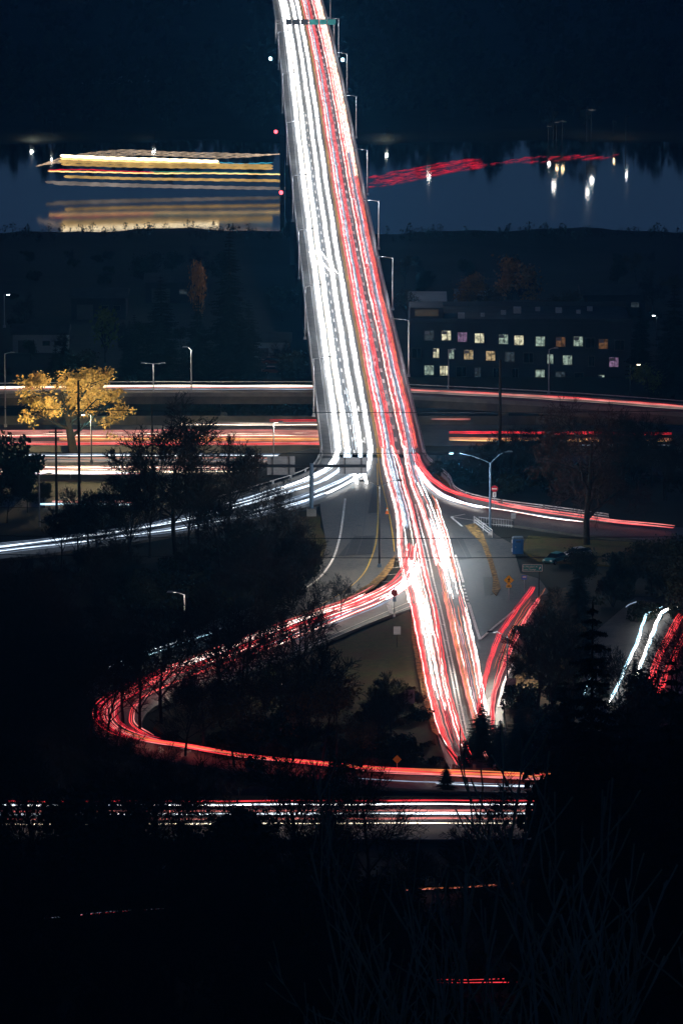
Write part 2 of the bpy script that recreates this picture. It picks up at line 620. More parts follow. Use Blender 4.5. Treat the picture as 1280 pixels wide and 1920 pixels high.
# lane arrows on the inbound side
for py, u in ((772, .44), (832, .445)):
    y = ybr(py)
    mb = MB()
    mb.quad(bp_(u - .006, y, .024), bp_(u + .006, y, .024), bp_(u + .006, y + 6, .024), bp_(u - .006, y + 6, .024))
    mb.quad(bp_(u - .04, y + 1, .024), bp_(u, y + 1, .024), bp_(u, y + 2.6, .024), bp_(u - .03, y + 3, .024))
    wpart(mb, 'lane_arrow', M['paint_white'], bridge)

# ---------------------------------------------------------------- interchange roads
def pline(pts, z):
    return [P(x, y, z) for x, y in pts]
def road_poly(name, px, z, m, thick=0.45, smooth_step=None):
    pts = pline(px, z)
    mb = MB()
    mb.prism([(p.x, p.y) for p in pts], z - thick, z)
    o = mb.build(name, m)
    tag(o, kind='structure')
    return o

main_px = [(596, 852), (590, 872), (596, 905), (600, 950), (606, 990), (612, 1020), (604, 1055), (580, 1090), (520, 1120), (420, 1155),
           (300, 1212), (200, 1262), (60, 1330), (60, 1362), (200, 1300), (270, 1268), (360, 1226), (500, 1176), (600, 1146), (690, 1104), (722, 1080),
           (741, 1046), (762, 1060), (772, 1130), (772, 1180), (788, 1250), (803, 1320), (826, 1400), (852, 1480), (965, 1480), (948, 1400), (942, 1340),
           (962, 1260), (1004, 1180), (1040, 1125), (1010, 1085), (975, 1075), (960, 1020), (930, 1003), (905, 982), (890, 968),
           (960, 984), (1100, 1004), (1260, 1016), (1420, 1026), (1420, 1000), (1260, 988), (1100, 968), (960, 950), (880, 934), (845, 918), (822, 895), (800, 868), (795, 852)]
road = road_poly('road', main_px, 0.0, M['asphalt'])
ramp_px = [(598, 868), (575, 893), (510, 917), (400, 950), (250, 985), (80, 1008), (-120, 1030), (-120, 1060), (80, 1040), (250, 1016), (400, 990), (520, 962), (600, 945), (640, 900)]
road_poly('ramp_road', ramp_px, 0.03, M['old_asphalt'])
loop_outer = [(760, 1062), (741, 1082), (705, 1112), (640, 1143), (550, 1178), (450, 1212), (330, 1256), (240, 1296), (188, 1330), (176, 1362), (200, 1392), (260, 1416), (400, 1440),
              (600, 1462), (720, 1476), (900, 1484), (1060, 1488), (1400, 1492)]
loop_inner = [(1400, 1460), (1060, 1456), (900, 1452), (720, 1446), (600, 1432), (430, 1410), (310, 1390), (272, 1370), (268, 1350), (290, 1325), (360, 1298), (450, 1264), (550, 1228), (640, 1190), (700, 1164), (775, 1140)]
def cat2(px, z, step=4):
    return catmull(pline(px, z), step)
lo_ = cat2(loop_outer, 0.06); li_ = cat2(loop_inner, 0.06)
mb = MB(); mb.prism([(p.x, p.y) for p in lo_ + li_], -0.4, 0.06)
o = mb.build('loop_road', M['asphalt']); tag(o, kind='structure')

# lower arterial in front
def xroad(name, py0, py1, z, m, x0=-260, x1=1540, thick=0.5):
    a = [P(x0, py0, z), P(x1, py0, z)]; c = [P(x0, py1, z), P(x1, py1, z)]
    mb = MB(); mb.prism([(a[0].x, a[0].y), (c[0].x, c[0].y), (c[1].x, c[1].y), (a[1].x, a[1].y)], z - thick, z)
    o = mb.build(name, m); tag(o, kind='structure'); return o
xroad('lower_road', 1506, 1574, 0.0, M['old_asphalt'])
xroad('highway', 797, 845, -10.0, M['old_asphalt'], thick=1.2)
xroad('highway_carriageway', 853, 896, -9.95, M['old_asphalt'], thick=1.2)
side_px = [(1190, 1120), (1120, 1180), (1085, 1260), (1075, 1340), (1090, 1420), (1120, 1480), (1330, 1480), (1330, 1420), (1290, 1340), (1300, 1260), (1330, 1180), (1380, 1120)]
road_poly('side_road', side_px, 0.02, M['old_asphalt'])
road4 = [P(-120, 930, -5.0), P(270, 934, -5.0), P(300, 938, -5.0), P(300, 952, -5.0), P(-120, 950, -5.0)]
mb = MB(); mb.prism([(p.x, p.y) for p in road4], -6.0, -5.0); o = mb.build('frontage_road', M['old_asphalt']); tag(o, kind='structure')
hp = [G(690, 1680, .3), G(800, 1676, .3), G(950, 1664, .3), G(1060, 1655, .3)]

# painted markings, children of the road
def paint(px, w, m, z=0.09, name='road_line'):
    pts = catmull(pline(px, z), 3.0)
    mb = MB()
    mb.strip(offset_line(pts, -w / 2), offset_line(pts, w / 2))
    return mb.build(name, m, road)
paint([(647, 934), (642, 975), (635, 1015), (620, 1055), (591, 1090), (545, 1118)], 0.32, M['paint_white'])
paint([(707, 869), (708, 940), (706, 1006), (697, 1043), (676, 1082), (630, 1118), (560, 1152), (470, 1185)], 0.16, M['paint_yellow'])
paint([(706, 840), (715, 903), (728, 959), (737, 1012), (739, 1034)], 0.16, M['paint_yellow'])
for dx in (0, 7):
    paint([(771 + dx, 945), (782 + dx, 990), (793 + dx, 1031), (806 + dx, 1090), (820 + dx, 1145), (833 + dx, 1206), (846 + dx, 1268), (858 + dx, 1330), (868 + dx, 1375)], 0.22, M['paint_white'])
for k in range(14):
    y = 960 + k * 30
    x = interp([(945, 771), (990, 782), (1031, 793), (1090, 806), (1145, 820), (1206, 833), (1268, 846), (1330, 858), (1375, 868)], y)
    paint([(x + 0.5, y), (x + 6.5, y + 1)], 0.22, M['paint_white'], name='cross_bar')
paint([(853, 1040), (861, 1068), (868, 1092)], 0.35, M['paint_white'])
for k in range(6):
    y = 1097 + k * 6.5
    paint([(868 + k * 1.8, y), (869 + k * 1.8, y + 3)], 0.35, M['paint_white'], name='dot_line')
paint([(879, 1133), (889, 1167), (899, 1199)], 0.4, M['paint_white'])
paint([(899, 1199), (925, 1176), (965, 1143)], 0.35, M['paint_white'])
paint([(871, 964), (845, 969)], 0.3, M['paint_white'], name='gore_line')
paint([(845, 969), (866, 987)], 0.3, M['paint_white'], name='gore_line')
paint([(845, 969), (898, 977)], 0.3, M['paint_white'], name='gore_line')
paint([(962, 1242), (945, 1278), (934, 1325)], 0.35, M['paint_white'])
paint([(728, 1135), (733, 1150)], 0.5, M['paint_white'], z=0.1, name='stop_line')
for k in range(5):
    y = 1052 + k * 13
    paint([(742 - k * 9, y), (757 - k * 6, y - 2)], 0.2, M['paint_white'], z=0.1, name='hatch_line')
for dx in (0, 8):
    paint([(768 + dx * .2, 1128 + dx), (700, 1157 + dx), (640, 1183 + dx * .8), (550, 1222 + dx * .6)], 0.16, M['paint_white'], z=0.1)
for k in range(9):
    u = 0.748
    y = 872 + k * 9
    if k < 8:
        x = interp([(860, 748), (900, 757), (945, 769)], y)
        if k % 2 == 0: paint([(x, y), (x + 2, y + 7)], 0.25, M['paint_white'], name='lane_dash')

# repairs, tar seams, and a shadow laid as the first dark asphalt sheet
M['patch'] = layered('asphalt_repair_and_shadow', (0.018, 0.02, 0.024), (0.035, 0.037, 0.042), (0.04, 0.04, 0.04), 1.5, .3, .6, .05, .4)
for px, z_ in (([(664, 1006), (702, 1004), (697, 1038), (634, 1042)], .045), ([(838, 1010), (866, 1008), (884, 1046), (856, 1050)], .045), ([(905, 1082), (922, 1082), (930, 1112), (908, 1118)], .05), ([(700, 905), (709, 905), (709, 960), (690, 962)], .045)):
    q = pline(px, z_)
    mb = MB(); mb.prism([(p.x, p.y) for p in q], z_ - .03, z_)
    mb.build('repair_and_shadow_patch', M['patch'], road)
M['tar'] = mat('tar_seam', (0.012, 0.012, 0.013), .4, .3, 2.0)
for px in ([(668, 905), (664, 960), (655, 1020), (634, 1066)], [(687, 900), (685, 960), (678, 1010), (660, 1060)], [(640, 990), (706, 985)], [(652, 1068), (692, 1052)], [(850, 1000), (872, 1040), (890, 1090), (896, 1130)],
           [(846, 990), (880, 1000)], [(868, 1064), (928, 1072)], [(790, 1085), (800, 1130), (812, 1180), (824, 1240), (838, 1300)], [(876, 1150), (890, 1190), (900, 1230)], [(600, 1100), (520, 1132), (440, 1160)],
           [(905, 1120), (960, 1100), (1000, 1092)]):
    paint(px, .14, M['tar'], z=.085, name='tar_seam')
for px in ((815, 1140), (672, 985), (898, 1035), (860, 1120)):
    p = P(*px, .086)
    mb = MB(); mb.v = [(p.x + .45 * math.cos(i * .524), p.y + .45 * math.sin(i * .524), p.z + .01) for i in range(12)]; mb.f = [tuple(range(12))]
    mb.build('manhole_cover', M['dark_steel'], road)
# dirt, leaf strips, islands, kerbs
def patch(name, px, z, m, thick=0.3, kind='structure'):
    return road_poly(name, px, z, m, thick)
patch('leaf_strip', [(872, 985), (890, 980), (905, 1000), (920, 1040), (931, 1075), (938, 1102), (930, 1116), (922, 1108), (924, 1085), (914, 1050), (902, 1018), (885, 1000)], 0.12, M['leaves'], 0.15)
patch('median_island', [(741, 1040), (737, 1062), (722, 1082), (700, 1101), (660, 1122), (600, 1147), (520, 1175), (520, 1171), (600, 1141), (655, 1116), (692, 1094), (714, 1074), (731, 1050)], 0.16, M['leaves'], 0.15)
wedge = [(768, 1146), (780, 1200), (790, 1262), (803, 1330), (822, 1398), (842, 1440), (720, 1440), (600, 1424), (440, 1404), (320, 1384), (288, 1364), (305, 1336), (400, 1296), (520, 1252), (640, 1202), (706, 1172)]
patch('grass_verge', wedge, 0.13, M['grass'], 0.3)
patch('leaf_verge', [(770, 1150), (776, 1150), (789, 1210), (797, 1262), (808, 1330), (822, 1380), (810, 1372), (795, 1320), (782, 1262), (772, 1200)], 0.18, M['leaves'], 0.05)
patch('grass_bank', [(560, 960), (590, 958), (602, 970), (600, 985), (608, 1003), (612, 1022), (598, 1062), (570, 1085), (540, 1050)], 0.12, M['grass'], 0.3)
patch('leaf_verge', [(803, 872), (812, 872), (838, 898), (848, 918), (830, 905)], 0.12, M['leaves'], 0.1)
patch('grass_verge', [(990, 1004), (1100, 1012), (1260, 1020), (1260, 1050), (1150, 1060), (1010, 1050), (975, 1030)], 0.1, M['grass'], 0.3)
patch('leaf_bank', [(1004, 1120), (1060, 1100), (1090, 1180), (1075, 1330), (960, 1440), (945, 1330), (968, 1262), (1008, 1185)], 0.16, mat('leafy_bank_soil', (0.06, 0.036, 0.014), 0.95, 0.6, 0.9, bump=0.5), 0.5)
patch('roadside_verge', [(-260, 1490), (1540, 1494), (1540, 1505), (-260, 1505)], 0.12, mat('dry_verge_grass', (0.2, 0.14, 0.045), 0.95, 0.5, 0.5), 0.4)

# parapet with pipe rails along the right ramp
gr = [(794, 858), (803, 872), (824, 890), (843, 908), (851, 926), (872, 938), (905, 947), (960, 956), (1040, 966), (1140, 980)]
gpts = catmull(pline(gr, 0.0), 2.5)
g0 = empty('ramp_parapet', tuple(gpts[0]), 'pale concrete parapet with double pipe rails curving along the right-hand ramp', 'parapet')
mb = MB()
mb.strip([p + Vector((0, 0, .75)) for p in offset_line(gpts, -.2)], [p + Vector((0, 0, .75)) for p in offset_line(gpts, .2)], thick=1.1)
wpart(mb, 'wall', M['concrete'], g0)
for h in (1.0, 1.35):
    mb = MB(); mb.tube([p + Vector((0, 0, h)) for p in gpts], 0.09, 5); wpart(mb, 'rail', M['white_rail'], g0)
for k in range(2, len(gpts), 4):
    mb = MB(); mb.box(gpts[k] + Vector((0, 0, .95)), (.35, .35, 1.0)); wpart(mb, 'post', M['concrete'], g0)

# parapet beside the left ramp
gl = [(602, 850), (598, 866), (580, 888), (545, 903), (500, 917), (440, 935), (380, 952)]
gpts = catmull(pline(gl, 0.0), 2.5)
g1 = empty('ramp_parapet', tuple(gpts[0]), 'low pale parapet with rail curving along the far side of the left-hand ramp', 'parapet')
mb = MB()
mb.strip([p + Vector((0, 0, .6)) for p in offset_line(gpts, -.18)], [p + Vector((0, 0, .6)) for p in offset_line(gpts, .18)], thick=1.0)
wpart(mb, 'wall', M['concrete'], g1)
mb = MB(); mb.tube([p + Vector((0, 0, 1.1)) for p in gpts], 0.09, 5); wpart(mb, 'rail', M['white_rail'], g1)
for k in range(1, len(gpts), 3):
    mb = MB(); mb.box(gpts[k] + Vector((0, 0, .8)), (.3, .3, .7)); wpart(mb, 'post', M['white_rail'], g1)

# short pipe railing by the corner
r0 = P(888, 983); r1 = P(922, 1009)
hr = empty('pipe_railing', tuple(r0), 'short pale pipe railing running down to the base of the tall double-arm street lamp', 'railing')
for h in (.45, .85, 1.25):
    mb = MB(); mb.tube([r0 + Vector((0, 0, h)), r1 + Vector((0, 0, h))], 0.07, 5); wpart(mb, 'rail', M['white_rail'], hr)
for t in (0, .5, 1):
    mb = MB(); mb.tube([r0.lerp(r1, t), r0.lerp(r1, t) + Vector((0, 0, 1.3))], 0.07, 5); wpart(mb, 'post', M['white_rail'], hr)
# dark picket fence across the ramp corner
fa = P(897, 984); fb = P(962, 990)
fe = empty('picket_fence', tuple(fa), 'dark picket fence between the right-hand ramp and the street lamp', 'fence')
for h in (.3, 1.2):
    mb = MB(); mb.tube([fa + Vector((0, 0, h)), fb + Vector((0, 0, h))], .05, 4); wpart(mb, 'rail', M['steel'], fe)
for k in range(15):
    q = fa.lerp(fb, k / 14); mb = MB(); mb.tube([q, q + Vector((0, 0, 1.3))], .035, 4); wpart(mb, 'picket', M['steel'], fe)

# highway walls
def hwall(py, z, h, label, m, x0=-240, x1=1500, th=.5, bays=14):
    a = P(x0, py, z); c = P(x1, py, z)
    e = empty('highway_wall', tuple(a), label, 'wall')
    for k in range(bays):
        p = a.lerp(c, (k + .5) / bays)
        mb = MB(); L = (c - a).length / bays - .06
        mb.box(p + Vector((0, 0, h / 2)), (L, th, h)); mb.box(p + Vector((0, 0, .12)), (L, th + .35, .24))
        wpart(mb, 'panel', m, e)
    return e
hwall(796, -10.2, 1.6, 'pale concrete barrier along the far edge of the highway under the bridge', M['dark_concrete'])
hwall(849, -10.2, 1.3, 'concrete median barrier between the two highway carriageways', M['dark_concrete'])
hwall(899, -10.0, 0.9, 'low concrete barrier along the near edge of the highway', M['dark_concrete'])

# elevated ramp beyond the highway
er_px = [(-200, 742), (60, 738), (250, 736), (420, 736), (580, 736), (690, 738), (780, 742), (1000, 753), (1150, 763), (1290, 774), (1450, 788)]
erp = catmull(pline(er_px, -6.0), 6)
er = empty('elevated_ramp', tuple(erp[0]), 'elevated concrete ramp on round columns crossing behind the bridge', 'ramp')
mb = MB(); mb.strip(offset_line(erp, -4.6), offset_line(erp, 4.6), thick=1.4); wpart(mb, 'deck', M['old_asphalt'], er)
for off in (-4.45, 4.45):
    for seg in range(0, len(erp) - 3, 3):
        q = offset_line(erp, off)[seg:seg + 4]
        mb = MB(); mb.strip([p + Vector((0, 0, .8)) for p in offset_line(q, -.16)], [p + Vector((0, 0, .8)) for p in offset_line(q, .16)], thick=.8)
        wpart(mb, 'barrier_panel', M['concrete'], er)
mb = MB(); mb.tube([p + Vector((0, 0, 1.3)) for p in offset_line(erp, -4.45)], .08, 5); wpart(mb, 'rail', M['white_rail'], er)
for k in range(2, len(erp), 5):
    p = erp[k]; g = ground(p.x, p.y) - .5
    mb = MB(); mb.tube([(p.x, p.y, g), (p.x, p.y, -7.4)], .7, 10); wpart(mb, 'column', M['concrete'], er)

# ---------------------------------------------------------------- light trails of the traffic
def shake(t):
    return .03 * math.sin(t / 4.7 + .8 * math.sin(t / 23)) + .035 * math.sin(t / 1.35 + 1.3 + 2 * math.sin(t / 17)) + .04 * math.sin(t / 13.3)
def strands(root, pts, specs, step_arc=None, seed=0):
    """specs: list of (lateral offset or (start,end), height, radius, material key, (from,to) fraction)"""
    rnd = random.Random(seed)
    arc = [0.0]
    for i in range(1, len(pts)):
        arc.append(arc[-1] + (pts[i] - pts[i - 1]).length)
    L = arc[-1]
    M_ = Matrix.Translation(Vector(root.location)).inverted()
    for off, h, r, mk, (f0, f1) in specs:
        ph = rnd.uniform(0, 50)
        a1 = rnd.uniform(.02, .06); w1 = rnd.uniform(10, 40)
        sel = [i for i in range(len(pts)) if f0 * L - 1e-6 <= arc[i] <= f1 * L + 1e-6]
        if len(sel) < 3: continue
        q = []
        offs = []
        for i in sel:
            f = arc[i] / L
            o = off if not isinstance(off, tuple) else lerp(off[0], off[1], f)
            offs.append(o + shake(arc[i]) + a1 * math.sin(arc[i] / w1 + ph))
        seg = offset_line([pts[i] for i in sel], offs)
        q = [p + Vector((0, 0, h + .05 * math.sin(arc[i] / 2.7 + ph))) for p, i in zip(seg, sel)]
        rr = [r * (1 + .25 * math.sin(arc[i] / 6.0 + ph)) for i in sel]
        rr[0] *= .3; rr[-1] *= .3
        mb = MB()
        mb.tube(q, rr, 4)
        mb.v = [tuple(M_ @ Vector(p)) for p in mb.v]
        mb.build('strand', E[mk], root)

def bundle(n, width, h0, h1, r, keys, seed, f=(0, 1), ragged=0.0):
    rnd = random.Random(seed)
    out = []
    for k in range(n):
        o = (-.5 + (k + .5) / n) * width + rnd.uniform(-.3, .3) * width / n
        a = f[0] + (rnd.uniform(0, ragged) if ragged else 0)
        b_ = f[1] - (rnd.uniform(0, ragged) if ragged else 0)
        out.append((o, rnd.uniform(h0, h1), r * rnd.uniform(.75, 1.25), rnd.choice(keys), (a, b_)))
    return out

def trail(name, label, pts, specs, seed, group=None):
    root = empty(name, tuple(pts[len(pts) // 2]), label, 'light trail', group)
    strands(root, pts, specs, seed=seed)
    return root

def bridge_path(u_tab, y0=None, y1=1500, step=2.6):
    yy = frange(y0 or Y0B, y1, step) + [y1]
    return [bp_(clampi(u_tab, y), y) for y in yy]

def ground_path(px, step=2.0, z=0.0):
    return catmull([P(x, y, z) for x, y in px], step)

YE = 1610.0
# four white headlight bands down the bridge and round onto the left ramp
wb = [
    ('bright white headlight trail on the bridge running nearest the pale sidewalk', .172,
     [(623, 874), (604, 892), (560, 912), (480, 938), (400, 962), (300, 988), (150, 1012), (-80, 1038)], 9, ['white'] * 5 + ['cool'], .74, 21),
    ('bright white headlight trail on the bridge, second band out from the sidewalk', .262,
     [(650, 868), (636, 888), (600, 910), (540, 930), (460, 954), (380, 977), (260, 1000), (120, 1020), (-80, 1044)], 9, ['white'] * 5 + ['cool'], .74, 22),
    ('bright white headlight trail on the bridge, third band from the sidewalk', .385,
     [(675, 866), (666, 890), (640, 908), (590, 930), (520, 952), (430, 976), (300, 1000), (150, 1022), (-80, 1046)], 8, ['white'] * 4 + ['cool'], .62, 23),
    ('bright white headlight trail on the bridge beside the yellow centre line', .492,
     [(694, 866), (688, 886), (664, 906), (620, 928), (570, 948), (500, 968), (400, 990), (260, 1012), (100, 1032), (-80, 1052)], 7, ['white'] * 4 + ['cool'], .58, 24)]
for label, u, px, n, keys, wdt, sd in wb:
    bpts = bridge_path([(0, u), (2000, u)], y0=Y0B + 4, y1=YE)[::-1]
    gp = ground_path([(bpts[-1].x * F / bpts[-1].y * 0 + 640 + bpts[-1].x / bpts[-1].y * F * 1.0, 853)] + px) if False else None
    seq = [bpts[-1]] + [P(x, y, 0) for x, y in px]
    gp = catmull(seq, 2.2)
    pts = bpts[:-1] + gp
    arcs = sum((pts[i] - pts[i - 1]).length for i in range(1, len(pts)))
    arcb = sum((bpts[i] - bpts[i - 1]).length for i in range(1, len(bpts)))
    fb = arcb / arcs
    sp = bundle(n, wdt, .5, .85, .07, keys, sd, (0, fb))
    sp += bundle(8, wdt * 1.65, .4, .9, .028, ['cool', 'dimw', 'warmw', 'dimw'], sd + 30, (0, fb))
    # the band thins out and cools on the ramp
    sp += bundle(max(4, n - 4), wdt * 1.25, .5, .85, .05, ['white', 'cool', 'cool'], sd + 50, (fb - .004, fb + (1 - fb) * .36), ragged=.0)
    sp += bundle(6, wdt * 2.0, .4, .9, .03, ['cool', 'dimw', 'dimw'], sd + 60, (fb - .004, fb + (1 - fb) * .6), ragged=.02)
    sp += bundle(3, wdt * 1.3, .5, .85, .034, ['cool', 'dimw', 'dimw'], sd + 70, (fb + (1 - fb) * .34, 1))
    trail('headlight_trail', label, pts, sp, sd)
# wisps between the bands
bpts = bridge_path([(0, .325), (2000, .325)], y0=Y0B + 3, y1=1560)
trail('headlight_trail', 'faint grey-white headlight glimmer between the second and third white bands on the bridge', bpts,
      [(-.25, .6, .035, 'dimw', (0, .55)), (.1, .7, .03, 'dimw', (.03, .5)), (.3, .6, .035, 'cool', (0, .09))], 31)
# a lane change crossing the white bands
lc = [bp_(lerp(.20, .42, t), lerp(ybr(468), ybr(520), t)) for t in [i / 20 for i in range(21)]]
trail('headlight_trail', 'thin white headlight trail changing lanes across the white bands in mid bridge', lc,
      [(-.6, .7, .07, 'white', (0, 1)), (.6, .7, .07, 'white', (0, 1)), (1.9, .7, .06, 'white', (.2, 1))], 32)
for lab, px in (('short white headlight stub below the hanging sign, the left one of the pair', [(655, 872), (664, 890), (670, 915)]),
                ('short white headlight stub below the hanging sign, the right one of the pair', [(676, 872), (683, 890), (688, 915)])):
    trail('headlight_trail', lab, ground_path(px, 1.5), [(0, .7, .10, 'white', (0, 1)), (.2, .7, .08, 'white', (0, 1))], 33)

# red tail lights on the bridge, outbound, continued to the viewer past the interchange
def cont(u, px, y1=YE):
    b_ = bridge_path([(0, u), (2000, u)], y0=Y0B + 4, y1=y1)[::-1]
    gp = catmull([b_[-1]] + [P(x, y, 0) for x, y in px], 2.0)
    pts = b_[:-1] + gp
    ab = sum((b_[i] - b_[i - 1]).length for i in range(1, len(b_)))
    at = sum((pts[i] - pts[i - 1]).length for i in range(1, len(pts)))
    return pts, ab / at

p1, f1 = cont(.612, [(722, 880), (735, 930), (747, 980), (750, 1030), (757, 1080), (767, 1125), (777, 1170), (786, 1215), (797, 1270), (809, 1325), (824, 1380), (852, 1432), (872, 1462)])
sp = bundle(17, 1.2, .6, 1.0, .042, ['pink', 'red', 'pink', 'deepred', 'hot', 'rose'], 41, (0, f1))
sp += bundle(5, 1.0, .75, 1.05, .06, ['hot', 'pink', 'rose'], 42, (0, f1 * .6))
g_ = lambda a: f1 + (1 - f1) * a
sp += bundle(8, .8, .7, 1.0, .06, ['pink', 'red', 'hot', 'pink'], 43, (f1 - .003, g_(.55)))
sp += bundle(6, .7, .7, 1.0, .06, ['red', 'pink', 'red', 'hot'], 44, (g_(.5), 1), ragged=.02)
trail('taillight_trail', 'wide pinkish red taillight trail just right of the yellow centre line, passing the traffic cone', p1, sp, 41)
p2, f2 = cont(.706, [(748, 880), (760, 930), (775, 980), (786, 1030), (795, 1075), (803, 1110), (812, 1150), (822, 1205), (832, 1268), (846, 1330), (862, 1385), (885, 1438), (905, 1464)])
g_ = lambda a: f2 + (1 - f2) * a
sp = bundle(13, .8, .6, 1.0, .042, ['pink', 'red', 'red', 'rose', 'deepred'], 45, (0, f2))
sp += bundle(7, .75, .7, 1.0, .06, ['pink', 'red', 'pink', 'hot'], 46, (f2 - .003, g_(.5)))
sp += bundle(6, .7, .7, 1.0, .055, ['red', 'pink', 'hot', 'red'], 47, (g_(.45), 1), ragged=.02)
trail('taillight_trail', 'red taillight trail left of the white lane dashes, running down beside the double white line', p2, sp, 45)
# between them: dim glowing strands imitate the lit road surface
pm, fm = cont(.662, [(735, 880), (747, 930), (760, 980), (768, 1030), (776, 1080), (785, 1120), (795, 1170), (804, 1212), (815, 1270), (828, 1328), (843, 1382), (868, 1434), (890, 1463)])
g_ = lambda a: fm + (1 - fm) * a
sp = bundle(12, 1.3, .3, .6, .035, ['dimw', 'dimw', 'cool', 'pink'], 48, (.0, g_(.3)))
sp += bundle(18, 1.9, .5, .95, .065, ['hot', 'white', 'hot', 'warmw', 'pink'], 49, (g_(.24), g_(.86)), ragged=.08)
sp += bundle(5, 1.2, .5, .95, .07, ['white', 'white', 'hot'], 149, (g_(.40), g_(.62)), ragged=.012)
sp += bundle(7, 1.9, .5, .95, .055, ['red', 'pink', 'hot', 'deepred'], 50, (g_(.72), 1), ragged=.02)
trail('taillight_trail', 'white-hot core of overlapping lights in the left stream running down to the dark trees', pm, sp, 48)

p3, f3 = cont(.825, [(764, 880), (776, 925), (790, 962), (803, 1000), (815, 1045), (826, 1090), (838, 1143), (849, 1190), (860, 1240), (872, 1290), (884, 1340), (900, 1395), (918, 1440)])
g_ = lambda a: f3 + (1 - f3) * a
sp = bundle(16, 1.1, .6, 1.0, .042, ['pink', 'red', 'pink', 'rose', 'hot', 'deepred'], 51, (0, f3))
sp += bundle(7, 1.2, .75, 1.05, .06, ['hot', 'warmw', 'orange', 'pink'], 52, (0, f3 * .55))
sp += bundle(8, .8, .7, 1.0, .06, ['pink', 'red', 'hot', 'pink'], 53, (f3 - .003, g_(.45)))
sp += bundle(7, .8, .7, 1.0, .05, ['red', 'pink', 'orange', 'hot'], 54, (g_(.4), 1), ragged=.03)
trail('taillight_trail', 'pink taillight trail just right of the white lane dashes, left edge of the right-hand stream', p3, sp, 51)
p4, f4 = cont(.925, [(783, 880), (798, 915), (812, 945), (825, 980), (838, 1020), (847, 1055), (857, 1100), (867, 1143), (880, 1195), (892, 1250), (900, 1300), (907, 1345), (915, 1390), (926, 1430)])
g_ = lambda a: f4 + (1 - f4) * a
sp = bundle(12, .85, .6, 1.0, .042, ['red', 'pink', 'red', 'orange', 'deepred'], 55, (0, f4))
sp += bundle(6, 1.0, .75, 1.05, .06, ['orange', 'hot', 'warmw'], 56, (0, f4 * .55))
sp += bundle(5, .6, .7, 1.0, .055, ['red', 'orange', 'hot', 'pink'], 57, (g_(.15), g_(.55)), ragged=.02)
sp += bundle(7, .8, .7, 1.0, .05, ['red', 'pink', 'orange', 'hot'], 58, (g_(.5), 1), ragged=.03)
trail('taillight_trail', 'red and orange taillight trail along the right bridge railing and down the right-hand stream', p4, sp, 55)
pn, fn = cont(.875, [(774, 880), (787, 920), (801, 955), (814, 990), (826, 1032), (837, 1075), (847, 1115), (856, 1155), (867, 1200), (878, 1250), (888, 1300), (897, 1345), (908, 1392), (922, 1436)])
g_ = lambda a: fn + (1 - fn) * a
sp = bundle(13, 1.5, .3, .6, .035, ['dimw', 'dimw', 'cool', 'pink'], 59, (0, g_(.14)))  # lit pavement imitated by dim glowing strands
sp += bundle(3, .6, .5, .9, .05, ['hot', 'warmw', 'pink'], 60, (0, fn * .5))
sp += bundle(24, 2.5, .5, .95, .07, ['white', 'hot', 'hot', 'cool', 'pink'], 61, (g_(.08), g_(.60)), ragged=.1)
sp += bundle(5, 1.0, .5, .95, .075, ['white', 'white', 'hot'], 161, (g_(.24), g_(.52)), ragged=.02)
sp += bundle(12, 1.7, .5, .95, .042, ['pink', 'hot', 'orange', 'rose', 'dimw'], 62, (g_(.5), 1), ragged=.05)
trail('taillight_trail', 'white-hot core of overlapping lights in the right-hand stream below the ramp split', pn, sp, 59)

# ramp to the right
pr = ground_path([(778, 858), (790, 885), (812, 910), (845, 930), (880, 941), (920, 950), (965, 959), (1020, 969), (1090, 978), (1160, 988), (1262, 998)], 1.8)
trail('taillight_trail', 'red taillight trail peeling off onto the right-hand ramp under the parapet', pr,
      bundle(9, 1.2, .7, 1.0, .055, ['red', 'pink', 'red', 'deepred'], 63, (0, .6)) + bundle(6, 1.0, .7, 1.0, .05, ['red', 'red', 'pink'], 64, (.55, 1)), 63)
pr2 = ground_path([(776, 868), (792, 900), (815, 925), (845, 941), (880, 952), (920, 960), (965, 967), (1020, 976), (1090, 985)], 1.8)
trail('headlight_trail', 'pale white trail along the near side of the right-hand ramp', pr2,
      bundle(12, 1.5, .3, .7, .045, ['white', 'cool', 'hot', 'dimw', 'pink'], 65, (.06, .72)) + bundle(3, .8, .3, .7, .05, ['dimw', 'hot'], 66, (.68, 1)), 65)

# loop ramp, from the left stream round to the left and back
lp = [(772, 1030), (768, 1062), (755, 1088), (735, 1107), (705, 1124), (660, 1143), (600, 1164), (520, 1194), (450, 1222), (380, 1250), (310, 1276), (255, 1300), (213, 1324),
      (198, 1348), (216, 1376), (268, 1397), (340, 1410), (430, 1425), (520, 1436), (620, 1446), (740, 1455), (880, 1462), (1040, 1467), (1220, 1473), (1330, 1475)]
pl = ground_path(lp, 2.0)
trail('taillight_trail', 'long red taillight trail sweeping left round the loop ramp and back along the bottom', pl,
      bundle(10, 1.8, .7, 1.0, .055, ['red', 'pink', 'hot', 'red'], 67, (.0, .24)) + bundle(18, 4.6, .6, 1.0, .05, ['red', 'red', 'pink', 'hot', 'deepred'], 68, (.13, .47), ragged=.05) +
      bundle(13, 3.4, .7, 1.0, .055, ['red', 'red', 'pink', 'deepred'], 69, (.42, .66), ragged=.02) + bundle(9, 2.0, .7, 1.0, .055, ['red', 'red', 'pink', 'orange'], 70, (.62, .86), ragged=.02) + bundle(7, 1.4, .7, 1.0, .06, ['red', 'orange', 'red'], 170, (.82, 1)), 67)
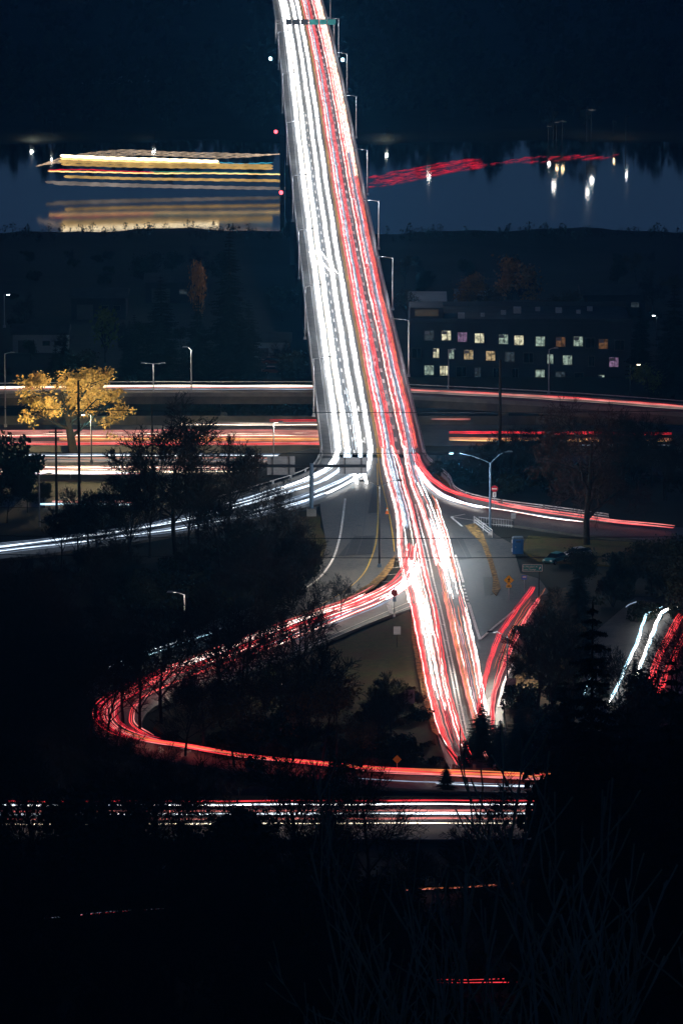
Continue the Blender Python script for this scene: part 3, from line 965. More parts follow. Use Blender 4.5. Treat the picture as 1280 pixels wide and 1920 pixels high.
pl2 = ground_path([(782, 1050), (772, 1082), (752, 1108), (722, 1128), (680, 1148), (620, 1172), (540, 1206), (460, 1238), (380, 1268), (310, 1296), (266, 1320), (248, 1345), (252, 1370), (285, 1390)], 2.0)
trail('taillight_trail', 'pink-white trail along the inner lane at the start of the loop ramp', pl2,
      bundle(12, 1.8, .3, .7, .07, ['hot', 'white', 'pink', 'cool'], 71, (0, .26), ragged=.02) + bundle(10, 2.6, .4, .8, .05, ['hot', 'pink', 'dimw', 'red'], 72, (.18, .6), ragged=.08) +
      bundle(3, .9, .6, .9, .05, ['red', 'pink'], 73, (.5, 1)), 71)
pw = ground_path([(420, 1186), (360, 1206), (300, 1226), (250, 1244), (200, 1266), (150, 1284)], 1.6)
trail('headlight_trail', 'thin blue-white headlight trail on the road above the loop ramp', pw,
      [(-.7, .7, .06, 'cyan', (.1, .75)), (.6, .7, .065, 'cool', (.25, .8)), (0, .7, .03, 'dimw', (0, .8)), (.2, .7, .05, 'cyan', (.86, .97))], 74)
# far end of the loop meets the lower road
pb = ground_path([(640, 1452), (800, 1460), (950, 1466), (1150, 1474), (1330, 1478)], 3)
trail('taillight_trail', 'orange-red taillight trail along the road below the concrete fence', pb,
      bundle(4, 1.2, .6, .9, .06, ['orange', 'red', 'pink'], 75, (0, 1), ragged=.1), 75)
pb2 = ground_path([(560, 1462), (700, 1470), (900, 1478), (1100, 1483), (1330, 1486)], 3)
trail('headlight_trail', 'dim blue-white headlight trail under the orange one below the concrete fence', pb2,
      [(0, .6, .05, 'dimw', (.1, .75)), (.7, .6, .04, 'cool', (.3, .7)), (1.1, .6, .04, 'dimw', (.3, .95))], 76)

# third stream joining from the right
pa = ground_path([(1000, 1112), (992, 1124), (979, 1140), (958, 1168), (940, 1195), (925, 1228), (914, 1260), (905, 1300), (898, 1340), (905, 1385)], 1.6)
trail('taillight_trail', 'red taillight trail of the road curving in from the right, its left band', pa,
      bundle(8, .65, .7, 1.0, .05, ['red', 'deepred', 'deepred'], 77, (0, 1)) + [(-1.7, .8, .035, 'orange', (0, .8)), (-1.3, .8, .03, 'red', (.1, 1))], 77)
pa2 = ground_path([(1010, 1132), (1004, 1142), (996, 1154), (979, 1182), (962, 1216), (948, 1248), (934, 1284), (924, 1322), (922, 1370)], 1.6)
trail('taillight_trail', 'red taillight trail of the road curving in from the right, its right band', pa2,
      bundle(6, .45, .7, 1.0, .05, ['red', 'deepred', 'pink', 'deepred'], 78, (0, 1)) + [(1.2, .8, .03, 'orange', (0, .6))], 78)

# lower road
lr = [('red taillight trail at the far edge of the lower road', 1512, ['deepred', 'red'], .16, 3, .04),
      ('white headlight trail just below the topmost red line on the lower road', 1518, ['white', 'cool'], .2, 3, .045),
      ('pink taillight trail along the middle of the lower road', 1531, ['pink', 'rose'], .4, 4, .045),
      ('blue-white headlight trail along the middle of the lower road', 1537, ['cool', 'white'], .2, 3, .055),
      ('dusty pink taillight trail in the near lane of the lower road', 1546, ['rose', 'pink'], .5, 3, .035),
      ('thin dotted warm white trail at the near edge of the lower road', 1555, ['warmw', 'warmw'], .12, 2, .035)]
for i, (lab, y, keys, w_, n, r) in enumerate(lr):
    pts = ground_path([(-60, y + 1.5), (300, y + 1), (640, y), (1000, y), (1130, y + 1), (1330, y + 2)], 4)
    trail('headlight_trail' if 'head' in lab or 'warm' in lab else 'taillight_trail', lab, pts, bundle(n + 1, w_ * 1.3, .6, .8, r * .75, keys, 80 + i), 80 + i)

# highway trails
def hw(label, y, z, keys, n, w_, r, x0, x1, sd, slope=0.0, f=(0, 1), name='taillight_trail'):
    xs_ = [x0 + (x1 - x0) * k / 6 for k in range(7)]
    pts = catmull([P(x, y + slope * (x - 640) / 640, z) for x in xs_], 5)
    trail(name, label, pts, bundle(int(n * 1.7), w_ * 1.1, .0, .35, r, keys, sd, f, ragged=.03), sd)
zz = -9.3
hw('red taillight trail at the far side of the highway left of the bridge', 790, zz, ['red', 'deepred'], 2, .6, .05, 470, 680, 100)
hw('pale tan trail along the far lanes of the highway left of the bridge', 797, zz, ['rose', 'warmw', 'greyw'], 4, 2.2, .06, 300, 680, 101)
hw('broad pinkish trail along the far lanes of the highway left of the bridge', 815, zz, ['rose', 'rose', 'warmw', 'pink', 'greyw', 'rose'], 16, 6.0, .06, -60, 680, 102)
hw('orange taillight trail along the highway left of the bridge', 824, zz, ['orange', 'rose', 'amber', 'greyw'], 9, 3.0, .06, 60, 680, 103)
hw('red taillight trail at the near edge of the far carriageway left of the bridge', 833, zz, ['red', 'pink', 'rose'], 6, 1.6, .055, -60, 680, 104)
hw('thin white headlight trail under the barrier left of the bridge', 855, zz, ['cool', 'dimw'], 2, .5, .05, -60, 680, 105, name='headlight_trail')
hw('mauve trail in the middle of the near carriageway left of the bridge', 865, zz, ['rose', 'greyw', 'dimw', 'greyw'], 6, 3.2, .06, -60, 680, 106)
hw('warm white headlight trail along the near carriageway left of the bridge', 881, zz, ['warmw', 'hot', 'rose', 'greyw'], 12, 4.4, .06, -60, 680, 107, name='headlight_trail')
hw('red and blue-white trail along the near edge of the highway left of the bridge', 890, zz, ['red', 'cool', 'pink'], 4, 1.2, .06, -60, 300, 108)
hw('red taillight trail on the far lanes of the highway right of the bridge', 810, zz, ['red', 'deepred', 'red'], 4, .9, .08, 800, 1300, 109, slope=4)
hw('orange trail on the middle lanes of the highway right of the bridge', 824, zz, ['orange', 'amber', 'rose', 'rose'], 6, 3.0, .06, 800, 1300, 110, slope=2)
hw('blue-white headlight trail on the near lanes of the highway right of the bridge', 837, zz, ['cool', 'dimw', 'cyan'], 4, .9, .06, 1040, 1300, 111, name='headlight_trail')
hw('thin dusty red trail above the highway right of the bridge', 788, zz, ['rose', 'deepred'], 2, .6, .05, 790, 900, 112)
hw('pink and blue trail on the frontage road at the far left', 942, -4.3, ['pink', 'rose', 'hot'], 5, 2.2, .05, 60, 290, 113)
hw('blue-white headlight trail on the near edge of the frontage road at the far left', 948, -4.3, ['cyan', 'cool', 'dimw'], 4, .7, .05, 30, 290, 114, name='headlight_trail')
# elevated ramp trails
def along(off0, h, keys, n, w_, r, label, sd, f, name='taillight_trail'):
    trail(name, label, offset_line(erp, off0), bundle(n, w_, h, h + .2, r, keys, sd, f, ragged=.0), sd)
along(-1.4, .9, ['warmw', 'warmw', 'rose'], 6, 1.6, .06, 'pale trail along the far lane of the elevated ramp', 120, (.05, .50), 'headlight_trail')
along(1.2, .9, ['rose', 'pink', 'rose', 'greyw'], 5, 2.2, .06, 'dusty pink trail along the near lane of the elevated ramp', 121, (.05, 1))
along(2.6, .9, ['dimw', 'cool'], 2, .5, .045, 'blue-white trail at the near edge of the elevated ramp', 122, (.22, .52), 'headlight_trail')
along(-.6, .9, ['pink', 'rose', 'red'], 4, 1.5, .05, 'pink trail along the far lane of the elevated ramp right of the bridge', 123, (.52, 1))

# right side road
def side(label, px, keys, n, w_, r, sd, name):
    trail(name, label, ground_path(px, 1.3, .03), bundle(n, w_, .6, .9, r, keys, sd, (0, 1), ragged=.04), sd)
side('cyan-white headlight trail on the side road at right, its left line', [(1248, 1146), (1218, 1158), (1205, 1180), (1194, 1215), (1172, 1262), (1156, 1300), (1140, 1330)], ['cyan', 'cyan', 'white'], 3, .3, .075, 130, 'headlight_trail')
side('cyan-white headlight trail on the side road at right, its right line', [(1290, 1142), (1248, 1154), (1233, 1172), (1224, 1195), (1212, 1228), (1196, 1270), (1184, 1312)], ['cyan', 'cyan', 'white'], 3, .3, .075, 131, 'headlight_trail')
side('short cyan-white light streak at the left kerb of the side road at right', [(1108, 1280), (1098, 1305), (1088, 1330)], ['cyan', 'cyan'], 2, .15, .07, 132, 'headlight_trail')
side('dim blue arc at the far end of the side road at right', [(1168, 1152), (1180, 1142), (1203, 1134)], ['dimw', 'dimw'], 2, .15, .06, 135, 'headlight_trail')
side('red taillight trail on the side road at right, its left band', [(1290, 1150), (1274, 1168), (1256, 1200), (1240, 1230), (1226, 1265), (1215, 1310), (1211, 1350)], ['red', 'deepred', 'red'], 5, 1.0, .07, 133, 'taillight_trail')
side('red taillight trail on the side road at right, its right band', [(1310, 1160), (1288, 1195), (1266, 1235), (1250, 1270), (1236, 1310), (1244, 1358)], ['red', 'deepred', 'red'], 4, .9, .06, 134, 'taillight_trail')
# hillside road glimpsed through the trees
hpx = [(690, 1684), (800, 1678), (950, 1667), (1080, 1656)]
trail('taillight_trail', 'thin red trail glimpsed through the trees on the hillside road', catmull([G(x, y, .5) for x, y in hpx], 2.5),
      bundle(3, .4, .3, .5, .045, ['red', 'orange', 'pink'], 140), 140)
hpx = [(20, 1738), (200, 1722), (300, 1712), (400, 1704), (470, 1700)]
trail('taillight_trail', 'faint red and white trail glimpsed through the trees at lower left', catmull([G(x, y, .5) for x, y in hpx], 2.5),
      bundle(2, .4, .3, .5, .035, ['red', 'warmw', 'dimw'], 141), 141)
hpx = [(1100, 1812), (1150, 1790), (1190, 1770), (1225, 1740), (1240, 1722)]
trail('taillight_trail', 'red tail lights glimpsed through the branches at lower right', catmull([G(x, y, .5) for x, y in hpx], 2),
      bundle(4, .6, 1.0, 1.9, .06, ['red', 'red', 'hot'], 142), 142)
hpx = [(730, 1872), (800, 1862), (880, 1858), (980, 1860)]
trail('taillight_trail', 'red tail lights glimpsed through the branches at the bottom', catmull([G(x, y, .5) for x, y in hpx], 2),
      bundle(2, .4, .8, 1.3, .035, ['red', 'deepred'], 143), 143)

# ---------------------------------------------------------------- boat lights over the river
ZW = -35.0
YB = H * 0 + (H - ZW) / dep(362)
boat = empty('boat_light_trail', tuple(PY(300, 362, YB)), 'wide band of gold and cream boat light streaks on the river left of the bridge', 'light trail')
def bstreak(px, r, key, wav=.12, seed=0, dY=0.0):
    rnd = random.Random(seed)
    pts = catmull([PY(x, y, YB + dY) for x, y in px], .6)
    ph = rnd.uniform(0, 9)
    pts = [p + Vector((0, 0, wav * math.sin(p.x * 2.1 + ph) + wav * .5 * math.sin(p.x * .7 + ph))) for p in pts]
    Mi = Matrix.Translation(boat.location).inverted()
    mb = MB(); rr = [r] * len(pts); rr[0] = r * .2; rr[-1] = r * .2
    mb.tube(pts, rr, 5)
    mb.v = [tuple(Mi @ Vector(p)) for p in mb.v]
    mb.build('streak', E[key], boat)
bstreak([(113, 292), (200, 296), (300, 299), (410, 303)], .42, 'cream', .06, 1)
bstreak([(113, 297), (200, 301), (300, 304), (412, 306)], .3, 'amber', .06, 2)
bstreak([(110, 302), (250, 307), (400, 309), (512, 311)], .45, 'gold', .06, 3)
bstreak([(115, 308), (250, 312), (400, 314), (512, 316)], .35, 'gold', .06, 31)
for k in range(7):
    t = k / 6
    bstreak([(66 + 2 * k, 312 - t * 4), (120, 304 - 9 * t), (190, 297 - 13 * t), (240, 291 - 10 * t), (330, 293 - 8 * t), (420, 296 - 9 * t), (480, 293 - 4 * t), (533, 288 + t * 1)], .05, 'rope', .07, 40 + k)
bstreak([(410, 305), (460, 307), (512, 305)], .16, 'teal', .08, 5)
bstreak([(90, 319), (160, 318), (220, 321), (290, 323)], .18, 'deepred', .05, 6)
bstreak([(90, 321), (200, 323), (300, 325), (400, 325), (530, 327)], .2, 'amber', .05, 7)
bstreak([(280, 322), (400, 323), (538, 326)], .15, 'green', .05, 8)
bstreak([(120, 331), (260, 335), (400, 337), (530, 339)], .4, 'gold', .05, 9)
bstreak([(85, 341), (200, 345), (300, 348), (420, 351), (538, 353)], .4, 'greyw', .06, 10)
bstreak([(100, 345), (220, 349), (350, 352), (536, 355)], .22, 'greyw', .06, 11)
redb = empty('boat_light_trail', tuple(PY(810, 318, (H - ZW) / dep(320))), 'crimson reflection laid as glowing streaks slanting across the river right of the bridge', 'light trail')  # streaks glow on the water to imitate a red light's reflection
rnd = random.Random(5)
Mi = Matrix.Translation(redb.location).inverted()
for k in range(290):
    t = rnd.random() ** .8
    x = lerp(684, 890, t) if k < 240 else lerp(915, 1150, rnd.random())
    yc = interp([(690, 343), (760, 329), (840, 313), (920, 304), (1000, 300), (1150, 293)], x)
    wdt = interp([(690, 13), (920, 9), (925, 7), (1150, 4)], x)
    y = yc + rnd.uniform(-1, 1) * wdt
    L = rnd.uniform(9, 26)
    a = P(x, y, ZW + .12); c = P(x + L, y - L * .16 + rnd.uniform(-.8, .8), ZW + .12)
    mb = MB(); m_ = (a + c) / 2
    mb.tube([a, m_ + Vector((0, rnd.uniform(-.4, .4), .04)), c], [.008, .036, .008], 4)
    mb.v = [tuple(Mi @ Vector(p)) for p in mb.v]
    mb.build('streak', E['deepred'], redb)

# ---------------------------------------------------------------- street lamps
E['lamp'] = emat('street_lamp_lens', (0.8, 0.92, 1.0), 14.0)
E['lamp_cyan'] = emat('cyan_lamp_lens', (0.5, 0.85, 1.0), 16.0)
E['lamp_warm'] = emat('warm_lamp_lens', (1.0, 0.8, 0.5), 10.0)
E['redlamp'] = emat('red_beacon_lens', (1.0, 0.06, 0.08), 8.0)

def add_light(parent, loc, watts, c=(1, .93, .82), r=.25, spot=False):
    ld = bpy.data.lights.new('lamp_light', 'SPOT' if spot else 'POINT')
    ld.energy = watts
    ld.color = c
    ld.shadow_soft_size = r
    if spot:
        ld.spot_size = math.radians(150); ld.spot_blend = .6
    lo = bpy.data.objects.new('lamp_light', ld)
    col.objects.link(lo)
    lo.parent = parent
    lo.location = loc
    return lo

def lamp_post(loc, h, arms, label, m, group=None, watts=0, lens='lamp', lit=True, base=None, name='street_lamp', c=(1, .93, .82), r=.13):
    """arms: list of (dx, dy, rise)"""
    e = empty(name, tuple(loc), label, 'street lamp', group)
    mb = MB(); mb.tube([(0, 0, 0), (0, 0, h * .5), (0, 0, h)], [r, r * .85, r * .62], 8); mb.build('pole', m, e)
    mb = MB(); mb.box((0, 0, .25), (.6, .6, .5), taper=.8); mb.build('base', base or m, e)
    for dx, dy, rise in arms:
        mb = MB()
        pts = [(0, 0, h - .1)] + [(dx * t, dy * t, h - .1 + rise * math.sin(t * math.pi / 2)) for t in (.25, .5, .75, 1)]
        mb.tube(pts, .06, 6); mb.build('arm', m, e)
        s = math.copysign(1, dx if abs(dx) > .01 else 1)
        mb = MB(); mb.box((dx + s * .35, dy, h - .05 + rise), (.9, .34, .2), taper=.7); hd = mb.build('lamp_head', m, e)
        mb = MB()
        if lit:      # lens bowl hangs below the head and is seen from above
            mb.box((dx + s * .35, dy, h - .2 + rise), (.6, .28, .16))
        else:        # full cut-off head: flat lens shining only downwards
            x_ = dx + s * .35; z_ = h - .16 + rise
            mb.quad((x_ - .25, dy - .1, z_), (x_ - .25, dy + .1, z_), (x_ + .25, dy + .1, z_), (x_ + .25, dy - .1, z_))
        mb.build('lens', E[lens] if (lit or watts) else M['glass_dark'], hd)
        if watts:
            add_light(e, (dx + s * .35, dy, h - .5 + rise), watts * (1 if lit else .75), c)
    return e

for k, py in enumerate((705, 580, 467, 365, 258, 174, 106, 45)):
    y = ybr(py)
    p = bp_(1.0, y, 0.0) + Vector((.75, 0, -.2))
    lamp_post(p, 10.4, [(-2.6, 0, .35)], 'tall pale street lamp on the right edge of the bridge, reaching over the red trails',
              M['steel'], 'street lamps along the right edge of the bridge', 4500 if k < 7 else 0, lit=False, c=(.86, .93, 1.0), r=.16)
for k, py in enumerate((779, 635, 522, 414, 308, 212, 130)):
    y = ybr(py)
    p = bp_(0.0, y, 0.0) + Vector((-.55, 0, -.2))
    lamp_post(p, 10.2, [(2.4, 0, .35)], 'slim street lamp bracketed to the left edge of the bridge, reaching over the sidewalk',
              M['sign_grey'], 'street lamps along the left edge of the bridge', 3500 if k < 7 else 0, lit=False, c=(.86, .93, 1.0), r=.11)
    lo_ = bpy.data.objects.get('none')

# the lit double-arm lamp at the right ramp and its dark twin with added lights on the median
lp0 = P(918, 1003)
ml = lamp_post(lp0, 11.2, [(-5.6, .4, 1.6), (2.6, .6, 1.7)], 'tall blue-grey double-arm street lamp at the right-hand ramp, its left head glowing',
               M['blue_steel'], None, 0, 'lamp_cyan', True, M['white_rail'], r=.2)
heads = [c for c in ml.children if c.name.startswith('lamp_head')]
for hd in heads:
    for ln in hd.children:
        if max(v.co.x for v in ln.data.vertices) > 0: ln.data.materials[0] = M['glass_dark']
add_light(ml, (-5.9, .4, 11.9), 9000, (.8, .92, 1.0))
md = lamp_post(P(711, 1063), 12.2, [(-2.2, 0, .8), (2.6, 0, .9)], 'dark double-arm street lamp on the median island with lights added under its heads',
               M['dark_steel'], None, 6500, lit=False, base=M['blue_steel'], r=.17, c=(1, .9, .74))
# others
def simple_lamp(px, py, z, h, arms, label, m, lit=False, watts=0, c=(1, .9, .75), lens='lamp'):
    return lamp_post(P(px, py, z), h, arms, label, m, None, watts, lens, lit, c=c)
simple_lamp(347, 1236, 0, 9.0, [(-1.6, 0, .4)], 'slim grey street lamp between the loop ramp and the road above it', M['steel'], False, 2200)
simple_lamp(359, 742, -6, 8.6, [(-.8, 0, .6)], 'slim dark street lamp on the elevated ramp left of the bridge', M['sign_grey'], False, 1500)
simple_lamp(288, 742, -6, 6.0, [(1.5, 0, .2), (-1.5, 0, .2)], 'small double-headed street lamp on the elevated ramp beside the yellow tree', M['sign_grey'], False, 700)
simple_lamp(513, 906, -9.9, 10.5, [(.9, 0, .3)], 'slim pale street lamp beside the highway behind the sign gantry', M['steel'], False, 4000)
simple_lamp(950, 1283, 0.2, 6.6, [(-1.9, 0, .6)], 'dark street lamp with added light leaning over the road curving in from the right', M['dark_steel'], False, 11000, (1, .92, .8))  # light added in this dark lamp to brighten the signs
simple_lamp(75, 1000, -2, 9.2, [(1.2, 0, .3)], 'slim grey street lamp between the two dark utility poles at far left', M['steel'])
simple_lamp(11, 800, -10, 13.5, [(1.0, 0, .3)], 'pale tall street lamp at the left edge beside the yellow tree', M['steel'])
simple_lamp(1028, 740, -6, 8.5, [(.9, 0, .3)], 'slim street lamp on the elevated ramp in front of the apartment building', M['sign_grey'])
simple_lamp(840, 735, -6, 8.0, [(.6, 0, .1)], 'slim pale lamp post in front of the left end of the apartment building', M['sign_grey'])
l8 = simple_lamp(9, 614, -12, 7.0, [(.5, 0, .1)], 'short lamp post with a bright white glow at the far left edge', M['steel'], True)
# street light that shines on the yellow tree, hidden behind poles at its foot
wl_ = simple_lamp(172, 868, -8, 8.5, [(-1.0, -.2, .2)], 'warm street lamp among the branches in front of the yellow tree', M['dark_steel'], True, 21000, (1, .78, .42), 'lamp_warm')
simple_lamp(518, 1314, .1, 2.4, [(.3, 0, .05)], 'low warm lamp lighting a pale bush inside the loop ramp', M['dark_steel'], True, 260, (1, .85, .6), 'lamp_warm')
# small beacons on the bridge
def beacon(px, py, Y, label, lens, hang):
    p = PY(px, py, Y)
    e = empty('beacon_lamp', tuple(p), label, 'beacon')
    mb = MB(); mb.tube([(0, 0, -.42), (0, 0, -.2), (0, 0, .2), (0, 0, .42)], [.2, .42, .42, .2], 8); mb.build('lens', E[lens], e)
    mb = MB(); mb.box((0, 0, -.6), (.5, .5, .3)); mb.build('base', M['dark_steel'], e)
    q = hang - p
    mb = MB(); mb.tube([(0, 0, -.6), tuple(q)], .07, 4); mb.build('bracket', M['dark_steel'], e)
yb_ = ybr(118)
beacon(507, 110, yb_, 'small cyan beacon lamp left of the far end of the bridge', 'lamp_cyan', bp_(0, yb_, -1))
beacon(642, 112, yb_, 'small cyan beacon lamp right of the far end of the bridge', 'lamp_cyan', bp_(1, yb_, -1))
yb_ = ybr(250)
beacon(517, 247, yb_, 'small red beacon lamp left of the bridge, above the boat lights', 'redlamp', bp_(0, yb_, -1))
yb_ = ybr(365)
beacon(527, 361, yb_, 'small red beacon lamp left of the bridge, beside the boat lights', 'redlamp', bp_(0, yb_, -1))
# full cut-off dock lamps on the far bank: only their undersides shine, seen mirrored in the river
E['dock'] = emat('dock_lamp_lens', (0.95, 1.0, 0.95), 110.0)
E['dock_warm'] = emat('warm_dock_lamp_lens', (1.0, 0.75, 0.4), 80.0)
def dock_lamp(px, pyr, label, warm=False, s=1.0):
    Yd = 1597.0 if pyr < 300 else 1585.0
    yw = 960 + (math.atan((H - ZW) / Yd) - D0) * F
    h = (pyr - yw) / F * Yd + 0.0
    h = max(h, 2.5) + .5
    e = empty('dock_lamp', tuple(PY(px, 265, Yd))[:2] + (ZW - .5,), label, 'lamp')
    mb = MB(); mb.tube([(0, 0, 0), (0, 0, h)], .12, 6); mb.build('pole', M['cable'], e)
    mb = MB(); mb.tube([(0, 0, h), (0, -7, h + .15)], .08, 5); mb.build('arm', M['cable'], e)
    mb = MB(); mb.box((0, -7, h + .12), (2.4 * s, 2.4, .3)); mb.build('hood', M['cable'], e)
    mb = MB(); q = .6 * s; mb.quad((-q, -7.6, h - .04), (-q, -6.4, h - .04), (q, -6.4, h - .04), (q, -7.6, h - .04)); mb.build('lens', E['dock_warm' if warm else 'dock'], e)
    return e
for px, pyr, w, s, lab in ((62, 281, 0, .8, 'hooded dock lamp on the far bank at the left edge, mirrored as a white streak'),
                        (99, 297, 0, .6, 'hooded dock lamp on the far bank above the left tip of the boat lights'),
                        (290, 281, 0, .9, 'hooded dock lamp on the far bank above the middle of the boat lights'),
                        (724, 288, 0, .7, 'hooded dock lamp on the far bank just right of the bridge'),
                        (803, 327, 0, 1, 'tall hooded dock lamp on the far bank above the crimson trail'),
                        (1027, 304, 0, .7, 'hooded white dock lamp on the far bank, leftmost of the cluster by the amber pair'),
                        (1036, 346, 0, 1, 'tall hooded dock lamp on the far bank, mirrored low in the river'),
                        (1042, 312, 1, .8, 'warm hooded dock lamp on the far bank, left one of the amber pair'),
                        (1053, 314, 1, .8, 'warm hooded dock lamp on the far bank, right one of the amber pair'),
                        (1099, 358, 0, 1, 'tall hooded dock lamp on the far bank, lower streak of the bright right pair'),
                        (1107, 335, 0, 1, 'hooded dock lamp on the far bank, upper streak of the bright right pair'),
                        (1148, 298, 1, .5, 'small warm hooded dock lamp on the far bank near the right edge'),
                        (1172, 325, 0, .5, 'small pale hooded dock lamp on the far bank near the right edge')):
    dock_lamp(px, pyr, lab, bool(w), s)

# ---------------------------------------------------------------- poles and wires
def pole(px, py, z, h, r, label, cross=True):
    e = empty('utility_pole', tuple(P(px, py, z)), label, 'utility pole')
    mb = MB(); mb.tube([(0, 0, 0), (0, 0, h)], [r, r * .7], 8); mb.build('post', M['wood_pole'], e)
    if cross:
        mb = MB(); mb.box((0, 0, h - .7), (2.2, .14, .16)); ca = mb.build('crossarm', M['wood_pole'], e)
        for dx in (-.9, -.3, .5, .95):
            mb = MB(); mb.tube([(dx, 0, h - .62), (dx, 0, h - .4)], .06, 6); mb.build('insulator', M['sign_grey'], ca)
    return e
pole(150, 985, -2.5, 23, .24, 'tall dark utility pole in front of the yellow tree', False)
pole(107, 985, -2.5, 15.5, .22, 'dark utility pole with a crossarm left of the yellow tree trunk')
pole(936, 900, -3, 20, .3, 'thick dark pole in front of the apartment building', False)
pole(1074, 1330, 0.2, 5.6, .16, 'short pale post on the bank beside the side road', False)
pole(286, 905, -9, 13.5, .16, 'dark slender pole rising behind the bare trees, left of the sign gantry', False)
pole(631, 1440, 0.1, 8.0, .12, 'slender grey pole in the dark wedge left of the left stream', False)
def wire(ya, yb2, z, label, sag=.5, Y=700.0):
    a = PY(-160, ya, Y); b = PY(1440, yb2, Y)
    pts = []
    for k in range(33):
        t = k / 32
        p = a.lerp(b, t); p.z -= sag * 4 * t * (1 - t)
        pts.append(p)
    mb = MB(); mb.tube(pts, .05, 4)
    mb.v = [tuple(Vector(p) - pts[0]) for p in mb.v]
    o = mb.build('overhead_wire', M['cable'], at=pts[0])
    tag(o, label, 'wire')
wire(1002, 1004, 0, 'thin dark overhead wire crossing the road at the foot of the tall lamp')
wire(1036, 1040, 0, 'thin dark overhead wire crossing the road, lowest of the set', .6)
wire(846, 842, 0, 'thin dark overhead wire crossing just above the sign gantry', .5, 760)
wire(762, 768, 0, 'thin dark overhead wire crossing the bridge, uppermost of the set', .7, 770)

# ---------------------------------------------------------------- signs
def text_mesh(txt, size, m, parent, loc, name='lettering', align='CENTER'):
    cu = bpy.data.curves.new('text_curve', 'FONT')
    cu.body = txt; cu.size = size; cu.align_x = align; cu.align_y = 'CENTER'
    cu.extrude = 0.004; cu.resolution_u = 2
    t = bpy.data.objects.new('text_curve', cu)
    col.objects.link(t)
    dg = bpy.context.evaluated_depsgraph_get()
    me = bpy.data.meshes.new_from_object(t.evaluated_get(dg))
    bpy.data.objects.remove(t)
    bpy.data.curves.remove(cu)
    me.materials.clear(); me.materials.append(m)
    o = bpy.data.objects.new(name, me)
    col.objects.link(o)
    o.parent = parent
    o.location = loc
    o.rotation_euler = (math.pi / 2, 0, 0)
    return o

def plate(pts, y0, y1):
    """flat polygon in xz, extruded from y0 (front) to y1"""
    mb = MB(); n = len(pts)
    mb.v = [(p[0], y0, p[1]) for p in pts] + [(p[0], y1, p[1]) for p in pts]
    mb.f = [tuple(range(n)), tuple(range(2 * n - 1, n - 1, -1))] + [((i + 1) % n, i, n + i, n + (i + 1) % n) for i in range(n)]
    return mb
def rect(cx, cz, w, h): return [(cx - w / 2, cz - h / 2), (cx + w / 2, cz - h / 2), (cx + w / 2, cz + h / 2), (cx - w / 2, cz + h / 2)]
def ngon(cx, cz, r, n, a0=0): return [(cx + r * math.cos(a0 + 2 * math.pi * i / n), cz + r * math.sin(a0 + 2 * math.pi * i / n)) for i in range(n)]
def post(e, h, m, r=.045, x=0):
    mb = MB(); mb.tube([(x, .06, 0), (x, .06, h)], r, 6); mb.build('post', m, e)

# do-not-enter sign
e = empty('road_sign', tuple(P(926, 953, .5)), 'round red do-not-enter sign above a small white arrow sign', 'road sign')
post(e, 3.5, M['steel'])
plate(ngon(0, 3.1, .52, 24), -.02, .02).build('sign_face', M['sign_red'], e)
d = plate(rect(0, 3.1, .78, .2), -.045, -.022).build('white_bar', M['sign_white'], e)
plate(rect(0, 2.15, .55, .8), -.02, .02).build('arrow_plate', M['sign_white'], e)
ap = plate([(-.05, 1.85), (.05, 1.85), (.06, 2.2), (.16, 2.2), (.06, 2.45), (-.1, 2.25), (0, 2.22)], -.04, -.022).build('arrow', M['black'], e)
# pedestrian crossing sign
e = empty('road_sign', tuple(P(953, 1127)), 'yellow diamond pedestrian warning sign with a small yellow plate below', 'road sign')
post(e, 3.3, M['steel'], .06)
plate(ngon(0, 3.05, .72, 4), -.02, .02).build('sign_face', M['sign_yellow'], e)
plate(ngon(.02, 3.36, .075, 10), -.045, -.022).build('walking_figure', M['black'], e)
plate([(-.08, 3.26), (.1, 3.27), (.2, 3.08), (.15, 3.05), (.09, 3.14), (.07, 3.0), (.2, 2.72), (.13, 2.68), (0, 2.92), (-.13, 2.68), (-.2, 2.73), (-.07, 2.98), (-.07, 3.12), (-.14, 3.02), (-.19, 3.06)], -.045, -.022).build('walking_figure', M['black'], e)
plate(rect(0, 2.2, .75, .42), -.02, .02).build('plaque', M['sign_yellow'], e)
plate([(-.22, 2.14), (.1, 2.14), (.1, 2.08), (.22, 2.2), (.1, 2.32), (.1, 2.26), (-.22, 2.26)], -.045, -.022).build('arrow', M['black'], e)
# green guide sign
e = empty('guide_sign', tuple(P(997, 1118)), 'wide green guide sign with two lines of white lettering', 'road sign')
post(e, 4.6, M['wood_pole'], .07, .95)
plate(rect(0, 4.15, 2.86, .98), .0, .03).build('border', M['sign_white'], e)
plate(rect(0, 4.15, 2.72, .86), -.03, -.002).build('sign_face', M['sign_green'], e)
text_mesh('To Macadam Av', .33, M['sign_white'], e, (-.3, -.04, 4.33))
text_mesh('Lake Oswego', .33, M['sign_white'], e, (-.38, -.04, 3.95))
plate([(.9, 3.98), (1.0, 3.92), (1.13, 4.12), (1.2, 4.06), (1.2, 4.35), (.95, 4.26), (1.03, 4.19)], -.05, -.034).build('arrow', M['sign_white'], e)
# small blue sign
e = empty('road_sign', tuple(P(982, 1112)), 'small blue and white sign below the green guide sign', 'road sign')
post(e, 2.6, M['steel'])
plate(rect(0, 2.3, .74, .62), -.02, .02).build('sign_face', M['sign_blue'], e)
plate(rect(0, 2.38, .5, .2), -.04, -.022).build('white_panel', M['sign_white'], e)
